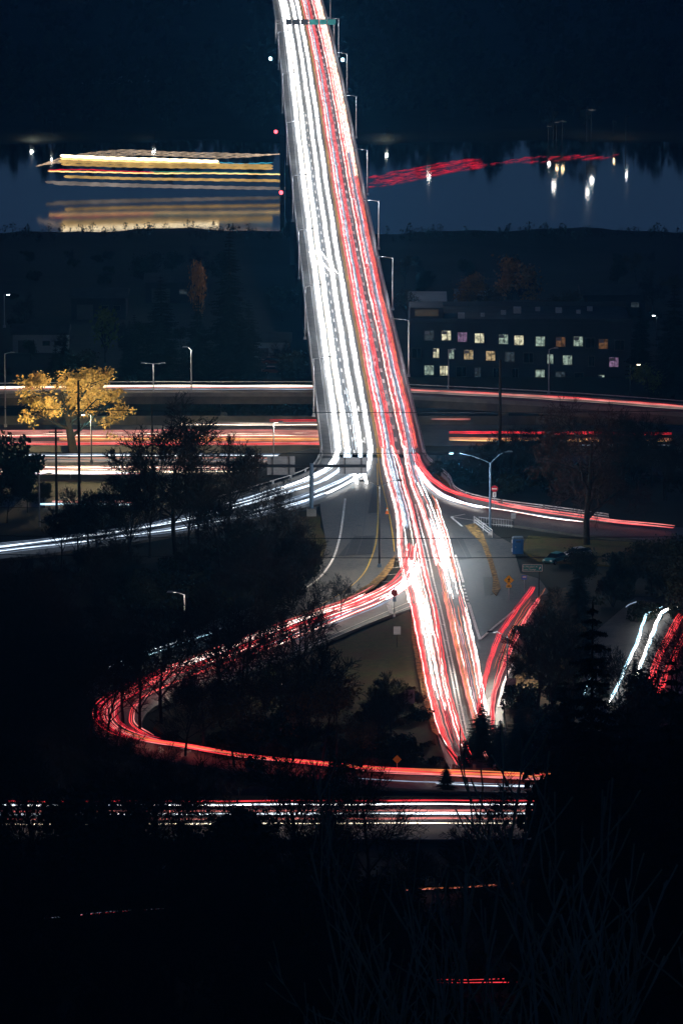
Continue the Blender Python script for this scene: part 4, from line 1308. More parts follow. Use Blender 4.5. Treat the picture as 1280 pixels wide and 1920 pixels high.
# stop-like red octagon at loop entrance
e = empty('road_sign', tuple(P(739, 1157)), 'dark red octagonal sign over a small blue plate at the mouth of the loop ramp', 'road sign')
post(e, 4.3, M['dark_steel'], .05)
plate(ngon(0, 3.45, .5, 8, math.pi / 8), -.02, .02).build('sign_face', mat('dim_red_sign', (.2, .012, .02), .5, .1), e)
plate(rect(0, 2.55, .5, .65), -.02, .02).build('plate', M['blue_steel'], e)
mb = MB(); mb.box((0, .06, .25), (.3, .3, .5)); mb.build('base', M['sign_white'], e)
# sign backs
def sign_back(px, py, w, h, hp, label, m='sign_grey', face=None):
    e = empty('road_sign', tuple(P(px, py)), label, 'road sign')
    post(e, hp + h, M['wood_pole'], .06)
    plate(rect(0, hp + h / 2, w, h), -.02, .02).build('sign_face', M[m], e)
    mb = MB(); mb.box((0, -.04, hp + h * .25), (w * .9, .04, .06)); mb.build('brace', M['steel'], e)
    mb = MB(); mb.box((0, -.04, hp + h * .75), (w * .9, .04, .06)); mb.build('brace', M['steel'], e)
sign_back(744, 1215, 1.0, 1.1, 1.9, 'grey sign back on a post on the grassy tip left of the left stream')
sign_back(958, 1325, 1.2, 1.8, 2.0, 'grey back of a tall sign at the right kerb of the road curving in')
sign_back(962, 992, .75, .9, 1.6, 'small grey sign at the end of the dark picket fence')
# white sign with dark marks
e = empty('road_sign', tuple(P(767, 1345)), 'white rectangular sign with black arrow marks beside the left stream', 'road sign')
post(e, 3.6, M['wood_pole'], .06)
plate(rect(0, 2.7, 1.35, 1.85), -.02, .02).build('sign_face', M['sign_grey'], e)
for a in (-.3, .3):
    plate([(a - .06, 2.6), (a + .06, 2.6), (a + .06, 3.0), (a + .16, 3.0), (a, 3.25), (a - .16, 3.0), (a - .06, 3.0)], -.04, -.022).build('arrow', M['black'], e)
# yellow marker near the bottom
e = empty('road_sign', tuple(P(744, 1452)), 'small yellow marker sign on a post by the end of the loop', 'road sign')
post(e, 2.2, M['steel'])
plate(ngon(0, 1.9, .55, 4), -.02, .02).build('sign_face', mat('dull_yellow_sign', (.5, .33, .02), .5, .1), e)

# traffic cone
e = empty('traffic_cone', tuple(P(725, 963, .09)), 'orange and white traffic cone standing on the median', 'traffic cone')
mb = MB(); mb.box((0, 0, .04), (.5, .5, .08)); mb.build('base', M['orange'], e)
mb = MB(); mb.tube([(0, 0, .08), (0, 0, .45)], [.24, .16], 12); mb.build('cone', M['orange'], e)
mb = MB(); mb.tube([(0, 0, .45), (0, 0, .75)], [.162, .1], 12); mb.build('white_band', M['sign_white'], e)
mb = MB(); mb.tube([(0, 0, .75), (0, 0, .95)], [.1, .06], 12); mb.build('tip', M['orange'], e)

# cantilever gantry: backs of three overhead signs
gY = P(584, 962).y
e = empty('sign_gantry', tuple(P(584, 968)), 'dark cantilever gantry with three grey sign backs over the left ramp', 'gantry')
top = PY(584, 868, gY)
z_arm = top.z
mb = MB(); mb.tube([(0, 0, 0), (0, 0, z_arm + .4)], .34, 10); mb.build('post', M['blue_steel'], e)
mb = MB(); mb.box((0, 0, .5), (1.5, 1.5, 1.6)); mb.build('footing', M['concrete'], e)
xl = PY(438, 868, gY).x - e.location.x; xr = PY(686, 868, gY).x - e.location.x
mb = MB(); mb.tube([(xl, 0, z_arm), (xr, 0, z_arm)], .24, 8); mb.build('beam', M['dark_steel'], e)
for cx, w, h in ((463, 2.6, 2.9), (527, 4.3, 2.9), (662, 4.3, 2.6)):
    x = PY(cx, 868, gY).x - e.location.x
    s_ = plate(rect(x, z_arm, w, h), .3, .36).build('sign_back', M['sign_grey'], e)
    for dx in (-.3, .3):
        mb = MB(); mb.box((x + dx * w, .2, z_arm), (.12, .12, h)); mb.build('bracket', M['dark_steel'], s_)
    for q in range(3):
        mb = MB(); mb.box((x, .27, z_arm + (q - 1) * h * .32), (w * .98, .04, .05)); mb.build('stiffener', M['steel'], s_)
# gantry across the bridge far away
y = ybr(75)
pL = bp_(0, y); pR = bp_(1, y)
e = empty('sign_gantry', tuple(pR), 'gantry with dark sign backs and green signs spanning the far end of the bridge', 'gantry')
def rel(v): return tuple(Vector(v) - Vector(e.location))
zt = PY(575, 41, y).z
for p in (pL + Vector((-.6, 0, 0)), pR + Vector((.6, 0, 0))):
    mb = MB(); mb.tube([rel((p.x, y, p.z - 1)), rel((p.x, y, zt + .6))], .22, 8); mb.build('post', M['steel'], e)
for dz in (-.5, .5):
    mb = MB(); mb.tube([rel((pL.x - .6, y, zt + dz)), rel((pR.x + .6, y, zt + dz))], .14, 6); mb.build('beam', M['steel'], e)
for k in range(10):
    x0 = lerp(pL.x - .6, pR.x + .6, k / 10); x1 = lerp(pL.x - .6, pR.x + .6, (k + 1) / 10)
    mb = MB(); mb.tube([rel((x0, y, zt - .5 if k % 2 else zt + .5)), rel((x1, y, zt + .5 if k % 2 else zt - .5))], .08, 4); mb.build('brace', M['steel'], e)
gl_ = mat('green_sign_painted_lit', (0.05, .42, .4), .5, .15, .6)  # brighter green puts a lit look into the colour
for px0, px1, mm in ((536, 546, 'dark_steel'), (548, 562, 'dark_steel'), (564, 578, 'dark_steel'), (580, 597, None), (599, 612, None), (614, 629, None)):
    x0 = PY(px0, 41, y).x; x1 = PY(px1, 41, y).x
    c = rel(((x0 + x1) / 2, y - .4, zt))
    o = plate(rect(c[0], c[2], x1 - x0, 1.5), c[1], c[1] + .06).build('sign_face', M[mm] if mm else gl_, e)

# ---------------------------------------------------------------- kiosk, cars
kx = P(970, 1038)
e = empty('portable_toilet', tuple(kx), 'blue portable toilet cabin standing on the dark grass right of the lamp', 'portable toilet')
mb = MB(); mb.box((0, 0, 1.2), (1.6, 1.5, 2.3)); mb.build('cabin', M['blue_plastic'], e)
mb = MB(); mb.box((0, 0, 2.45), (1.75, 1.65, .22), taper=.75); mb.build('roof', M['blue_steel'], e)
mb = MB(); mb.box((.05, -.78, 1.15), (1.0, .06, 2.0)); dr = mb.build('door', M['blue_plastic'], e)
mb = MB(); mb.box((-.35, -.83, 1.15), (.08, .06, .2)); mb.build('handle', M['sign_grey'], dr)
mb = MB(); mb.box((.05, -.83, 1.95), (.7, .04, .18)); mb.build('vent', M['dark_steel'], dr)
for z_ in (.6, 1.9):
    mb = MB(); mb.box((-.86, -.3, z_), (.16, .5, .45)); mb.build('white_box', M['sign_white'], e)
mb = MB(); mb.box((0, 0, .03), (1.7, 1.6, .1)); mb.build('base', M['dark_steel'], e)

def car(loc, rz, label, paint_m, group=None, light=None):
    e = empty('parked_car', tuple(loc), label, 'car', group, rz)
    # profile along x (front +x), lofted across width
    prof_lo = [(-2.15, .35), (-2.2, .75), (-2.1, .95), (-1.2, 1.0), (1.0, .95), (2.0, .78), (2.2, .6), (2.15, .35)]
    mb = MB(); n = len(prof_lo)
    for wy, k in ((-.9, 1), (-.82, 1.0), (.82, 1.0), (.9, 1)):
        ins = .06 if abs(wy) > .85 else 0
        for x, z in prof_lo: mb.v.append((x * (1 - ins * .4), wy, z - (ins * .8 if z > .5 else -ins)))
    for s in range(3):
        for i in range(n):
            j = (i + 1) % n
            mb.f.append((s * n + i, s * n + j, (s + 1) * n + j, (s + 1) * n + i))
    mb.f.append(tuple(range(n))[::-1]); mb.f.append(tuple(3 * n + i for i in range(n)))
    body = mb.build('body', paint_m, e)
    mb = MB()
    base = [(-1.75, .97), (1.05, .95)]; topc = [(-1.15, 1.45), (.35, 1.45)]
    mb.v = [(-1.8, -.8, .97), (1.1, -.8, .95), (.35, -.62, 1.44), (-1.2, -.62, 1.44), (-1.8, .8, .97), (1.1, .8, .95), (.35, .62, 1.44), (-1.2, .62, 1.44)]
    mb.f = [(0, 1, 2, 3), (5, 4, 7, 6), (1, 5, 6, 2), (4, 0, 3, 7)]
    mb.build('windows', M['glass_dark'], e)
    mb = MB(); mb.box((-.42, 0, 1.47), (1.6, 1.26, .06), taper=.92); mb.build('roof', paint_m, e)
    for sx in (-1.35, 1.35):
        for sy in (-.82, .82):
            mb = MB(); mb.tube([(sx, sy - .11, .33), (sx, sy + .11, .33)], .33, 14); w = mb.build('wheel', M['tyre'], e)
            mb = MB(); mb.tube([(sx, sy - .125, .33), (sx, sy + .125, .33)], .2, 10); mb.build('rim', M['rim'], w)
    for sy in (-.62, .62):
        mb = MB(); mb.box((2.12, sy, .68), (.14, .38, .14)); mb.build('headlight', light if light else M['sign_white'], e)
        mb = MB(); mb.box((-2.16, sy, .8), (.1, .36, .16)); mb.build('taillight', M['sign_red'], e)
    mb = MB(); mb.box((2.2, 0, .5), (.06, 1.2, .16)); mb.build('grille', M['black'], e)
    return e
M['car_teal'] = mat('teal_car_paint', (.03, .2, .24), .35, .1, .5, spec=.5)
M['car_silver'] = mat('silver_car_paint', (.3, .33, .38), .35, .1, .5, spec=.5)
M['car_red'] = mat('rusty_red_car_paint', (.22, .06, .035), .4, .15, .5, spec=.5)
car(P(1040, 1055, .12), math.radians(-125), 'teal parked car under the large bare tree', M['car_teal'])
car(P(1080, 1045, .12), math.radians(-150), 'silver parked car beside the trunk of the large bare tree', M['car_silver'])
for py, lab in ((700, 'reddish parked car in the yard left of the bridge, the nearer of the two'), (681, 'reddish parked car in the yard left of the bridge, the farther of the two')):
    sx, sz = dist_fac(512, py)
    p = P(512, py, -11.0)
    car((p.x, p.y, ground(p.x, p.y) + .05), math.radians(3), lab, M['car_red'])
yl = P(505, 722, -11.0)
lamp_post((yl.x - 4, P(512, 705, -11).y, ground(yl.x, yl.y)), 5.0, [(.8, 0, .2)], 'low lamp post shining on the parked cars left of the bridge', M['dark_steel'], None, 55, 'lamp_warm', False, c=(1, .45, .25))

# ---------------------------------------------------------------- buildings
E['win_a'] = emat('lit_window_pale_yellow', (.95, .9, .6), 1.1, .85, 1.5)
E['win_b'] = emat('lit_window_warm', (1.0, .74, .38), .6, .85, 1.5)
E['win_c'] = emat('lit_window_green_white', (.72, .95, .78), .55, .9, 1.6)
E['win_d'] = emat('lit_window_violet', (.7, .42, .75), .4, .85, 1.5)
E['win_e'] = emat('lit_window_orange', (.8, .38, .16), .2, .85, 1.5)
E['win_f'] = emat('lit_window_dim', (.3, .42, .5), .12, .85, 1.5)

by = 985.0
def zof(py): return PY(640, py, by).z
def xof(px): return PY(px, 660, by).x
bx0, bx1 = xof(768), xof(1182)
ztop, zbot = zof(606), zof(750)
ab = empty('apartment_building', ((bx0 + bx1) / 2, by, zbot), 'dark three-storey apartment block with scattered lit windows right of the bridge', 'building')
ox = ab.location.x
mb = MB(); mb.box((0, 11, (ztop - zbot) / 2), (bx1 - bx0, 22, ztop - zbot)); mb.build('wall', M['wall_dark'], ab)
mb = MB(); mb.box((0, 11, ztop - zbot + .06), (bx1 - bx0 - .6, 21.4, .12)); rf = mb.build('roof', M['roof_dark'], ab)
for cx, cy, w, d_, h in ((0, .2, bx1 - bx0 + .3, .4, .7), (0, 21.8, bx1 - bx0 + .3, .4, .9)):
    mb = MB(); mb.box((cx, cy, ztop - zbot + h / 2 + .14), (w, d_, h)); mb.build('parapet', M['wall_dark'], rf)
rndb = random.Random(3)
for k in range(9):
    mb = MB(); w = rndb.uniform(.8, 1.6)
    mb.box((lerp(bx0, bx1, .14 + .8 * k / 9) - ox + rndb.uniform(-1, 1), rndb.uniform(5, 17), ztop - zbot + .12 + w * .4), (w, w, w * .8)); mb.build('roof_vent', M['sign_grey'], rf)
mb = MB(); mb.box((xof(800) - ox, 9, ztop - zbot + 1.2), (6.5, 8, 2.2)); ph_ = mb.build('penthouse', M['wall_dark'], ab)
mb = MB(); mb.box((xof(800) - ox, 4.97, ztop - zbot + 1.3), (4.6, .1, 1.3)); mb.build('penthouse_window', emat('penthouse_glow', (.5, .33, .14), .07, .5, .5), ph_)
wins = {(836, 629): 'win_a', (866, 632): 'win_d', (898, 634): 'win_a', (943, 636): 'win_c', (972, 638): 'win_a', (1012, 640): 'win_c', (1050, 641): 'win_e', (1083, 640): 'win_c', (1130, 645): 'win_e', (804, 629): 'win_f',
        (817, 662): 'win_a', (845, 664): 'win_c', (878, 665): 'win_b', (919, 667): 'win_b', (955, 669): 'win_f', (1031, 673): 'win_c', (1063, 675): 'win_c', (1150, 679): 'win_d',
        (804, 694): 'win_c', (833, 695): 'win_a', (895, 698): 'win_f', (1012, 702): 'win_c', (1050, 706): 'win_f', (1127, 712): 'win_c',
        (1105, 643): None, (780, 662): None, (990, 671): None, (1108, 677): None, (864, 697): None, (930, 699): None, (965, 700): None, (1085, 708): None, (1160, 647): None,
        (845, 726): 'win_b', (910, 728): None, (980, 730): None}
for (px, py), k in wins.items():
    x = xof(px) - ox; z = zof(py) - zbot
    w, h = (1.85, 1.95) if (px * 7 + py) % 3 else (1.2, 1.95)
    mb = MB()
    for (cx, cz, sw, sh) in ((0, h / 2, w + .16, .1), (0, -h / 2, w + .16, .1), (-w / 2, 0, .1, h), (w / 2, 0, .1, h), (w * .08, 0, .07, h)):
        mb.box((x + cx, -.06, z + cz), (sw, .12, sh))
    wf = mb.build('window', M['frame'], ab)
    for sx_, ww in ((-.21, .56), (.29, .40)):
        mb = MB(); mb.box((x + sx_ * w, -.02, z), (ww * w - .06, .05, h - .1)); mb.build('pane', E[k] if k else M['glass_dark'], wf)
    if k and (px + py) % 2:
        mb = MB(); mb.box((x - w * .21, -.055, z + h * .28), (w * .5, .02, h * .3)); mb.build('blind', M['sign_grey'], wf)
    mb = MB(); mb.box((x, -.12, z - h / 2 - .12), (w + .3, .24, .1)); mb.build('sill', M['wall_dark'], wf)

def shed(px, py, Y, w, d_, h, label, wall_m, roof_m, ridge=1.5, lit=None):
    p = PY(px, py, Y); g = ground(p.x, Y) - .2
    e = empty('building', (p.x, Y, g), label, 'building')
    mb = MB(); mb.box((0, d_ / 2, h / 2), (w, d_, h)); mb.build('wall', wall_m, e)
    mb = MB(); o_ = .5
    a = [(-w / 2 - o_, -o_, h), (w / 2 + o_, -o_, h), (w / 2 + o_, d_ + o_, h), (-w / 2 - o_, d_ + o_, h)]
    r0_ = (-w / 2 - o_, d_ / 2, h + ridge); r1_ = (w / 2 + o_, d_ / 2, h + ridge)
    mb.quad(a[0], a[1], r1_, r0_); mb.quad(a[2], a[3], r0_, r1_); mb.tri(a[1], a[2], r1_); mb.tri(a[3], a[0], r0_)
    mb.build('roof', roof_m, e)
    mb = MB(); mb.box((-w * .25, -.05, h * .35), (w * .3, .1, h * .7)); mb.build('door', M['frame'], e)
    for k in range(2):
        mb = MB(); mb.box((w * (.12 + .22 * k), -.05, h * .55), (w * .14, .1, h * .25)); wf = mb.build('window', M['frame'], e)
        mb = MB(); mb.box((w * (.12 + .22 * k), -.09, h * .55), (w * .12, .04, h * .21)); mb.build('pane', E[lit] if lit else M['glass_dark'], wf)
    return e
shed(801, 540, 1092, 7.5, 14, 6, 'faint pale warehouse behind the bridge lamps, right of the bridge', M['wall_pale'], M['wall_pale'])
shed(890, 505, 1150, 9, 12, 5, 'low pale shed beside the orange autumn tree', M['wall_pale'], M['roof_dark'])
shed(1020, 545, 1080, 16, 14, 5, 'long dark building behind the apartment block', M['wall_dark'], M['roof_dark'])
shed(1150, 520, 1130, 14, 12, 5, 'dark building behind the right end of the apartment block', M['wall_dark'], M['roof_dark'], lit='win_f')
shed(75, 640, 1030, 11, 10, 4, 'low dark house with a pale gable at the far left', M['wall_pale'], M['roof_dark'])
shed(185, 560, 1120, 12, 12, 5, 'dark house among the trees left of the tall conifer', M['wall_dark'], M['roof_dark'])
shed(330, 530, 1170, 14, 10, 5, 'dark house with a wide roof below the riverbank', M['wall_dark'], M['roof_dark'], lit='win_f')
shed(510, 640, 1010, 7, 8, 4, 'small bluish shed behind the parked cars left of the bridge', M['wall_pale'], M['roof_dark'])
shed(105, 22, 1990, 32, 14, 4, 'long pale building with lit windows on the far shore at the top left', M['wall_pale'], M['wall_pale'], lit='win_a')
shed(215, 132, 1720, 26, 12, 3, 'low grey shed on the far shore, upper left', M['wall_pale'], M['roof_dark'])
# security light at right
simple_lamp(1230, 650, -12, 6.5, [(-.3, 0, .1)], 'lamp post with a bright white light at the right end of the apartment block', M['dark_steel'], True, 60, (.9, 1, .95))
# concrete fence at the bottom of the streams
a = P(850, 1452, .1); c = P(1042, 1452, .1)
e = empty('concrete_fence', tuple(a), 'low concrete fence with posts at the foot of the two streams of light', 'fence')
mb = MB(); mb.box((a + c) / 2 + Vector((0, 0, .5)), ((c - a).length, .2, .7)); wpart(mb, 'panel', M['dark_concrete'], e)
for k in range(6):
    q = a.lerp(c, k / 5); mb = MB(); mb.box(q + Vector((0, 0, .65)), (.4, .4, 1.3)); wpart(mb, 'post', M['concrete'], e)

# ---------------------------------------------------------------- vegetation
def rdir(rnd, d, ang):
    """rotate direction d by about ang around a random perpendicular axis"""
    ref = Vector((0, 0, 1)) if abs(d.z) < .9 else Vector((1, 0, 0))
    a = d.cross(ref).normalized()
    a.rotate(Matrix.Rotation(rnd.uniform(0, 2 * math.pi), 3, d))
    v = d.copy(); v.rotate(Matrix.Rotation(ang, 3, a))
    return v

def skeleton(seed, h, levels=5, spread=.75, up=.12, nbr=(5, 5, 5, 5), trunk_r=None, droop=0.0, trunk_frac=.9, first=.3):
    """returns list of (level, pts, radii)"""
    rnd = random.Random(seed)
    out = []
    tr = trunk_r or h * .016
    def grow(p, d, L, r, lev):
        nseg = 6 if lev == 0 else (4 if lev < 3 else 3)
        pts = [p.copy()]; rs = [r]
        dd = d.copy()
        for i in range(nseg):
            dd = rdir(rnd, dd, rnd.uniform(.04, .22 if lev else .09))
            dd.z += up * (.5 if lev else .2) - droop * lev * .04
            dd.normalize()
            p = p + dd * (L / nseg)
            pts.append(p.copy())
            rs.append(r * (1 - .72 * (i + 1) / nseg))
        out.append((lev, pts, rs))
        if lev >= levels: return
        nb = nbr[min(lev, len(nbr) - 1)]
        for k in range(nb):
            t = lerp(first if lev == 0 else .25, 1.0, (k + rnd.uniform(.2, .9)) / nb)
            f = min(t * nseg, nseg - 1e-3); i = int(f)
            q = pts[i].lerp(pts[i + 1], f - i)
            rr = lerp(rs[i], rs[i + 1], f - i)
            bd = rdir(rnd, (pts[i + 1] - pts[i]).normalized(), spread * rnd.uniform(.7, 1.25))
            bl = L * (rnd.uniform(.42, .68) if lev < 2 else rnd.uniform(.55, .9)) * (1.15 - .45 * t if lev == 0 else 1 - .3 * t)
            grow(q, bd, bl, max(rr * .62, .012), lev + 1)
    grow(Vector((0, 0, -.3)), Vector((0, 0, 1)), h * trunk_frac * .8, tr, 0)
    return out

def skel_mesh(sk, lv, minr=.05):
    mb = MB()
    for lev, pts, rs in sk:
        if lev in lv:
            mb.tube(pts, [max(r, minr) for r in rs], 6 if lev == 0 else (4 if lev == 1 else 3), False)
    return mb

def leaf_quad(mb, p, s, rnd):
    n = Vector((rnd.gauss(0, 1), rnd.gauss(0, 1), rnd.gauss(0, 1))).normalized()
    a = n.orthogonal().normalized() * s
    b_ = n.cross(a).normalized() * s * rnd.uniform(.5, .9)
    mb.quad(p - a, p - b_, p + a, p + b_)

def tree_root(name, label, cat, group=None):
    return empty(name, (0, 0, -500), label, cat, group)

protos = {}
def bare_proto(key, seed, h, m, twig_m=None, name='bare_tree', **kw):
    sk = skeleton(seed, h, **kw)
    e = tree_root(name, '', 'tree')
    skel_mesh(sk, (0, 1)).build('trunk', m, e, smooth=True)
    mx = kw.get('levels', 5)
    skel_mesh(sk, tuple(range(2, mx + 1)), .027).build('crown', twig_m or m, e)
    protos[key] = e
    return e

def leafy_proto(key, seed, h, leaf_m, n=2600, size=.16, name='leafy_tree', spreadr=.5, m=None, clump=1.0, **kw):
    sk = skeleton(seed, h, levels=4, nbr=(7, 5, 4, 3), **kw)
    rnd = random.Random(seed + 1)
    e = tree_root(name, '', 'tree')
    skel_mesh(sk, (0, 1, 2)).build('trunk', m or M['bark'], e, smooth=True)
    tips = [pts for lev, pts, rs in sk if lev >= 3]
    if clump < 1: tips = rnd.sample(tips, int(len(tips) * clump))
    mb = MB()
    for k in range(n):
        pts = rnd.choice(tips)
        p = rnd.choice(pts) + Vector((rnd.gauss(0, spreadr), rnd.gauss(0, spreadr), rnd.gauss(0, spreadr * .8)))
        leaf_quad(mb, p, size * rnd.uniform(.6, 1.4), rnd)
    mb.build('crown', leaf_m, e)
    protos[key] = e
    return e

def conifer_proto(key, seed, h, r, name='conifer', m=None, whorls=34):
    rnd = random.Random(seed)
    e = tree_root(name, '', 'tree')
    mb = MB(); mb.tube([(0, 0, -.5), (0, 0, h * .6), (0, 0, h)], [h * .016, h * .008, .02], 7); mb.build('trunk', M['bark'], e)
    mb = MB()
    for w in range(whorls):
        t = (w + rnd.uniform(0, .6)) / whorls
        z = h * (.08 + .92 * t)
        L = r * (1 - t) ** .8 * rnd.uniform(.75, 1.12) + .25
        nb = 9 if t < .7 else 6
        a0 = rnd.uniform(0, 6.28)
        for k in range(nb):
            a = a0 + 6.28 * k / nb + rnd.uniform(-.25, .25)
            l = L * rnd.uniform(.7, 1.15)
            d = Vector((math.cos(a), math.sin(a), 0)); s = Vector((-d.y, d.x, 0))
            nseg = 7
            for i in range(nseg):
                f = (i + .5) / nseg
                c = d * l * f + Vector((0, 0, z - l * .28 * f + l * .1 * f * f))
                wd = (l * .34 + .12) * (1 - f * .7)
                for sg in (-1, 1):
                    for _ in range(3):
                        tip = c + s * sg * wd * rnd.uniform(.6, 1.2) + d * wd * rnd.uniform(.2, .7) + Vector((0, 0, -wd * rnd.uniform(.15, .6)))
                        b1 = c + d * l * .10 + Vector((0, 0, rnd.uniform(-.1, .1)))
                        b2 = c - d * l * .05
                        mb.tri(b1, tip, b2)
    mb.tri((-.12, 0, h - .8), (.12, 0, h - .8), (0, 0, h + .3))
    mb.build('foliage', m or M['conifer'], e)
    protos[key] = e
    return e

def shrub_proto(key, seed, h, r, leaf_m, n=900, size=.2, name='shrub'):
    rnd = random.Random(seed)
    e = tree_root(name, '', 'shrub')
    mb = MB()
    for k in range(7):
        a = rnd.uniform(0, 6.28)
        mb.tube([(0, 0, -.2), (math.cos(a) * r * .3, math.sin(a) * r * .3, h * .5), (math.cos(a) * r * .7, math.sin(a) * r * .7, h * rnd.uniform(.7, .98))], [.06, .04, .015], 4, False)
    mb.build('stem', M['bark'], e)
    mb = MB()
    cl = [(Vector((rnd.uniform(-.7, .7) * r, rnd.uniform(-.7, .7) * r, h * rnd.uniform(.2, .85))), r * rnd.uniform(.22, .42)) for _ in range(14)]
    for k in range(n):
        c, cr = rnd.choice(cl)
        v = Vector((rnd.gauss(0, 1), rnd.gauss(0, 1), rnd.gauss(0, 1))).normalized() * cr * rnd.uniform(.55, 1.05)
        p = c + v
        p.z = max(.05, p.z)
        leaf_quad(mb, p, size * rnd.uniform(.6, 1.4), rnd)
    mb.build('foliage', leaf_m, e)
    protos[key] = e
    return e

for i in range(5):
    bare_proto('bare%d' % i, 200 + i, 16, M['bark'], nbr=(10, 7, 6, 4, 3), levels=4, spread=.75, up=.14)
for i in range(2):
    bare_proto('fine%d' % i, 240 + i, 14, M['bark'], nbr=(9, 6, 5, 4, 3), levels=5, spread=.7, up=.2)
for i in range(3):
    bare_proto('alder%d' % i, 260 + i, 18, M['pale_bark'], name='alder_tree', nbr=(9, 4, 3, 2), levels=3, spread=.62, up=.22, first=.35, trunk_r=.17)
bare_proto('redtree', 281, 21, M['bark'], M['red_twigs'], name='large_bare_tree', nbr=(9, 7, 6, 4, 3), levels=5, spread=.95, up=.03, trunk_r=.62, first=.22)
for i in range(3):
    conifer_proto('fir%d' % i, 300 + i, 24, 4.6 + .6 * i)
conifer_proto('cypress', 310, 30, 5.2, whorls=48)
for i in range(3):
    shrub_proto('shrub%d' % i, 320 + i, 3.6, 3.0, M['shrub'], n=1500, size=.22)
shrub_proto('brownshrub', 330, 3.0, 2.4, M['brown_leaf'], n=1100, size=.2, name='autumn_shrub')
leafy_proto('ivy', 340, 13, M['shrub'], n=4200, size=.26, spreadr=.8, name='leafy_tree', spread=.8)
leafy_proto('brown', 345, 14, M['brown_leaf'], n=2200, size=.2, spreadr=.6, name='autumn_tree', spread=.8)

used = set()
def plant(key, loc, s, rz, label, group=None, name=None):
    src = protos[key]
    o = copy_tree(src) if key in used else src
    used.add(key)
    o.location = loc
    o.scale = (s, s, s) if not isinstance(s, tuple) else s
    o.rotation_euler = (0, 0, rz)
    o['label'] = label
    if group: o['group'] = group
    elif 'group' in o: del o['group']
    if name: o.name = name
    return o

R_ = random.Random(99)
def at(px, Y):
    sx, sz = dist_fac(px, 960)
    x = (px - 640) / F * Y / (math.cos(D0))
    # horizontal pixel scale varies slowly with row; use the row of the ground point
    g = ground(x, Y)
    return Vector((x, Y, g))
def topscale(px, Y, ytop, hproto):
    """scale so that a tree of height hproto standing at px, Y reaches photo row ytop"""
    p = at(px, Y)
    z = PY(px, ytop, Y).z
    return max(.15, (z - p.z) / hproto)

# --- particular trees
# yellow lit tree
leafy_proto('yellow', 351, 11, M['yellow_leaf'], n=9500, size=.115, spreadr=.24, clump=.62, name='yellow_tree', spread=.95, up=.06, trunk_r=.45)
Yt = P(145, 838, -9.5).y - 8
plant('yellow', at(140, Yt), (2.4, 1.4, topscale(140, Yt, 682, 10.6)), .6, 'wide tree with lamplit yellow autumn leaves beside the highway')
# large bare reddish tree on the right
Yt = P(1098, 1022, 0).y
plant('redtree', at(1100, Yt), (1.0, 1.0, topscale(1100, Yt, 745, 21)), 1.0, 'large spreading bare tree with reddish twigs beside the right-hand ramp')
# tall conifers left of the bridge
def con(key, px, Y, ytop, label, w=1.0, hp=24):
    s = topscale(px, Y, ytop, hp)
    return plant(key, at(px, Y), (s * w, s * w, s), R_.uniform(0, 6), label)
con('cypress', 432, 968, 432, 'tallest dark conifer left of the bridge, its tip against the river', 1.05, 30.3)
con('fir0', 305, 972, 518, 'broad dark conifer left of the tallest one', 1.35)
con('fir1', 372, 966, 560, 'dark conifer under the golden birch', 1.15)
con('fir2', 468, 962, 560, 'dark conifer right of the tallest one', 1.0)
con('fir0', 255, 980, 590, 'dark conifer behind the yellow tree', 1.2)
con('fir1', 1258, 960, 530, 'tall dark conifer at the right edge beyond the apartment block', 1.1)
con('fir2', 1195, 985, 575, 'dark conifer at the right end of the apartment block', 1.0)
# golden birch
leafy_proto('birch', 356, 10, M['orange_leaf'], n=1500, size=.2, spreadr=.35, name='birch_tree', spread=.45, up=.3)
Yb = 1000
plant('birch', at(381, Yb), (.75, .75, topscale(381, Yb, 502, 9.6)), 0, 'slim golden birch glowing faintly beside the tallest conifer')
leafy_proto('smallyellow', 358, 4, M['green_leaf'], n=500, size=.16, spreadr=.25, name='small_tree', spread=.5, up=.3)
plant('smallyellow', at(200, 1005), topscale(200, 1005, 588, 3.9), 0, 'small yellow-green tree at left under the dark houses')
leafy_proto('orange', 361, 11, M['orange_leaf'], n=1900, size=.24, spreadr=.55, name='autumn_tree', spread=.85)
plant('orange', at(955, 1110), topscale(955, 1110, 478, 10.8), 0, 'orange autumn tree behind the apartment block')
plant('orange', at(885, 1120), topscale(885, 1120, 488, 10.8) * .8, 2, 'smaller orange autumn tree left of the first, behind the apartment block')
leafy_proto('greenlit', 366, 8, M['green_leaf'], n=1300, size=.2, spreadr=.45, name='leafy_tree', spread=.8)
plant('greenlit', at(1212, 955), topscale(1212, 955, 680, 7.8), 0, 'lamplit yellow-green tree at the right end of the apartment block')
gl2 = at(1212, 955)
simple_lamp(1180, 742, -8, 6, [(1.2, .0, .1)], 'low street lamp lighting the yellow-green tree at the right', M['dark_steel'], True, 70, (1, .9, .5), 'lamp_warm')
# forked bare tree over the loop ramp and companions
def bare(key, px, Y, ytop, label, group=None, hp=15.5, w=1.0):
    s = topscale(px, Y, ytop, hp)
    return plant(key, at(px, Y), (s * w, s * w, s), R_.uniform(0, 6), label, group)
bare('bare0', 462, 668, 1075, 'forked bare tree standing in front of the loop ramp')
bare('bare3', 560, 655, 1105, 'bare tree with spreading limbs inside the loop, right of the forked one')
bare('bare1', 215, 655, 1110, 'bare tree standing at the far turn of the loop ramp')
bare('fine0', 330, 752, 795, 'large bare tree with a round twiggy crown between the highway and the left ramp', hp=13.2, w=1.25)
bare('fine1', 425, 757, 850, 'bare twiggy tree right of the large round one, before the sign gantry', hp=13.2, w=1.1)
bare('fine0', 245, 744, 885, 'smaller bare twiggy tree left of the large round one', hp=13.2)
bare('bare4', 530, 775, 905, 'small bare tree on the verge right under the sign gantry')
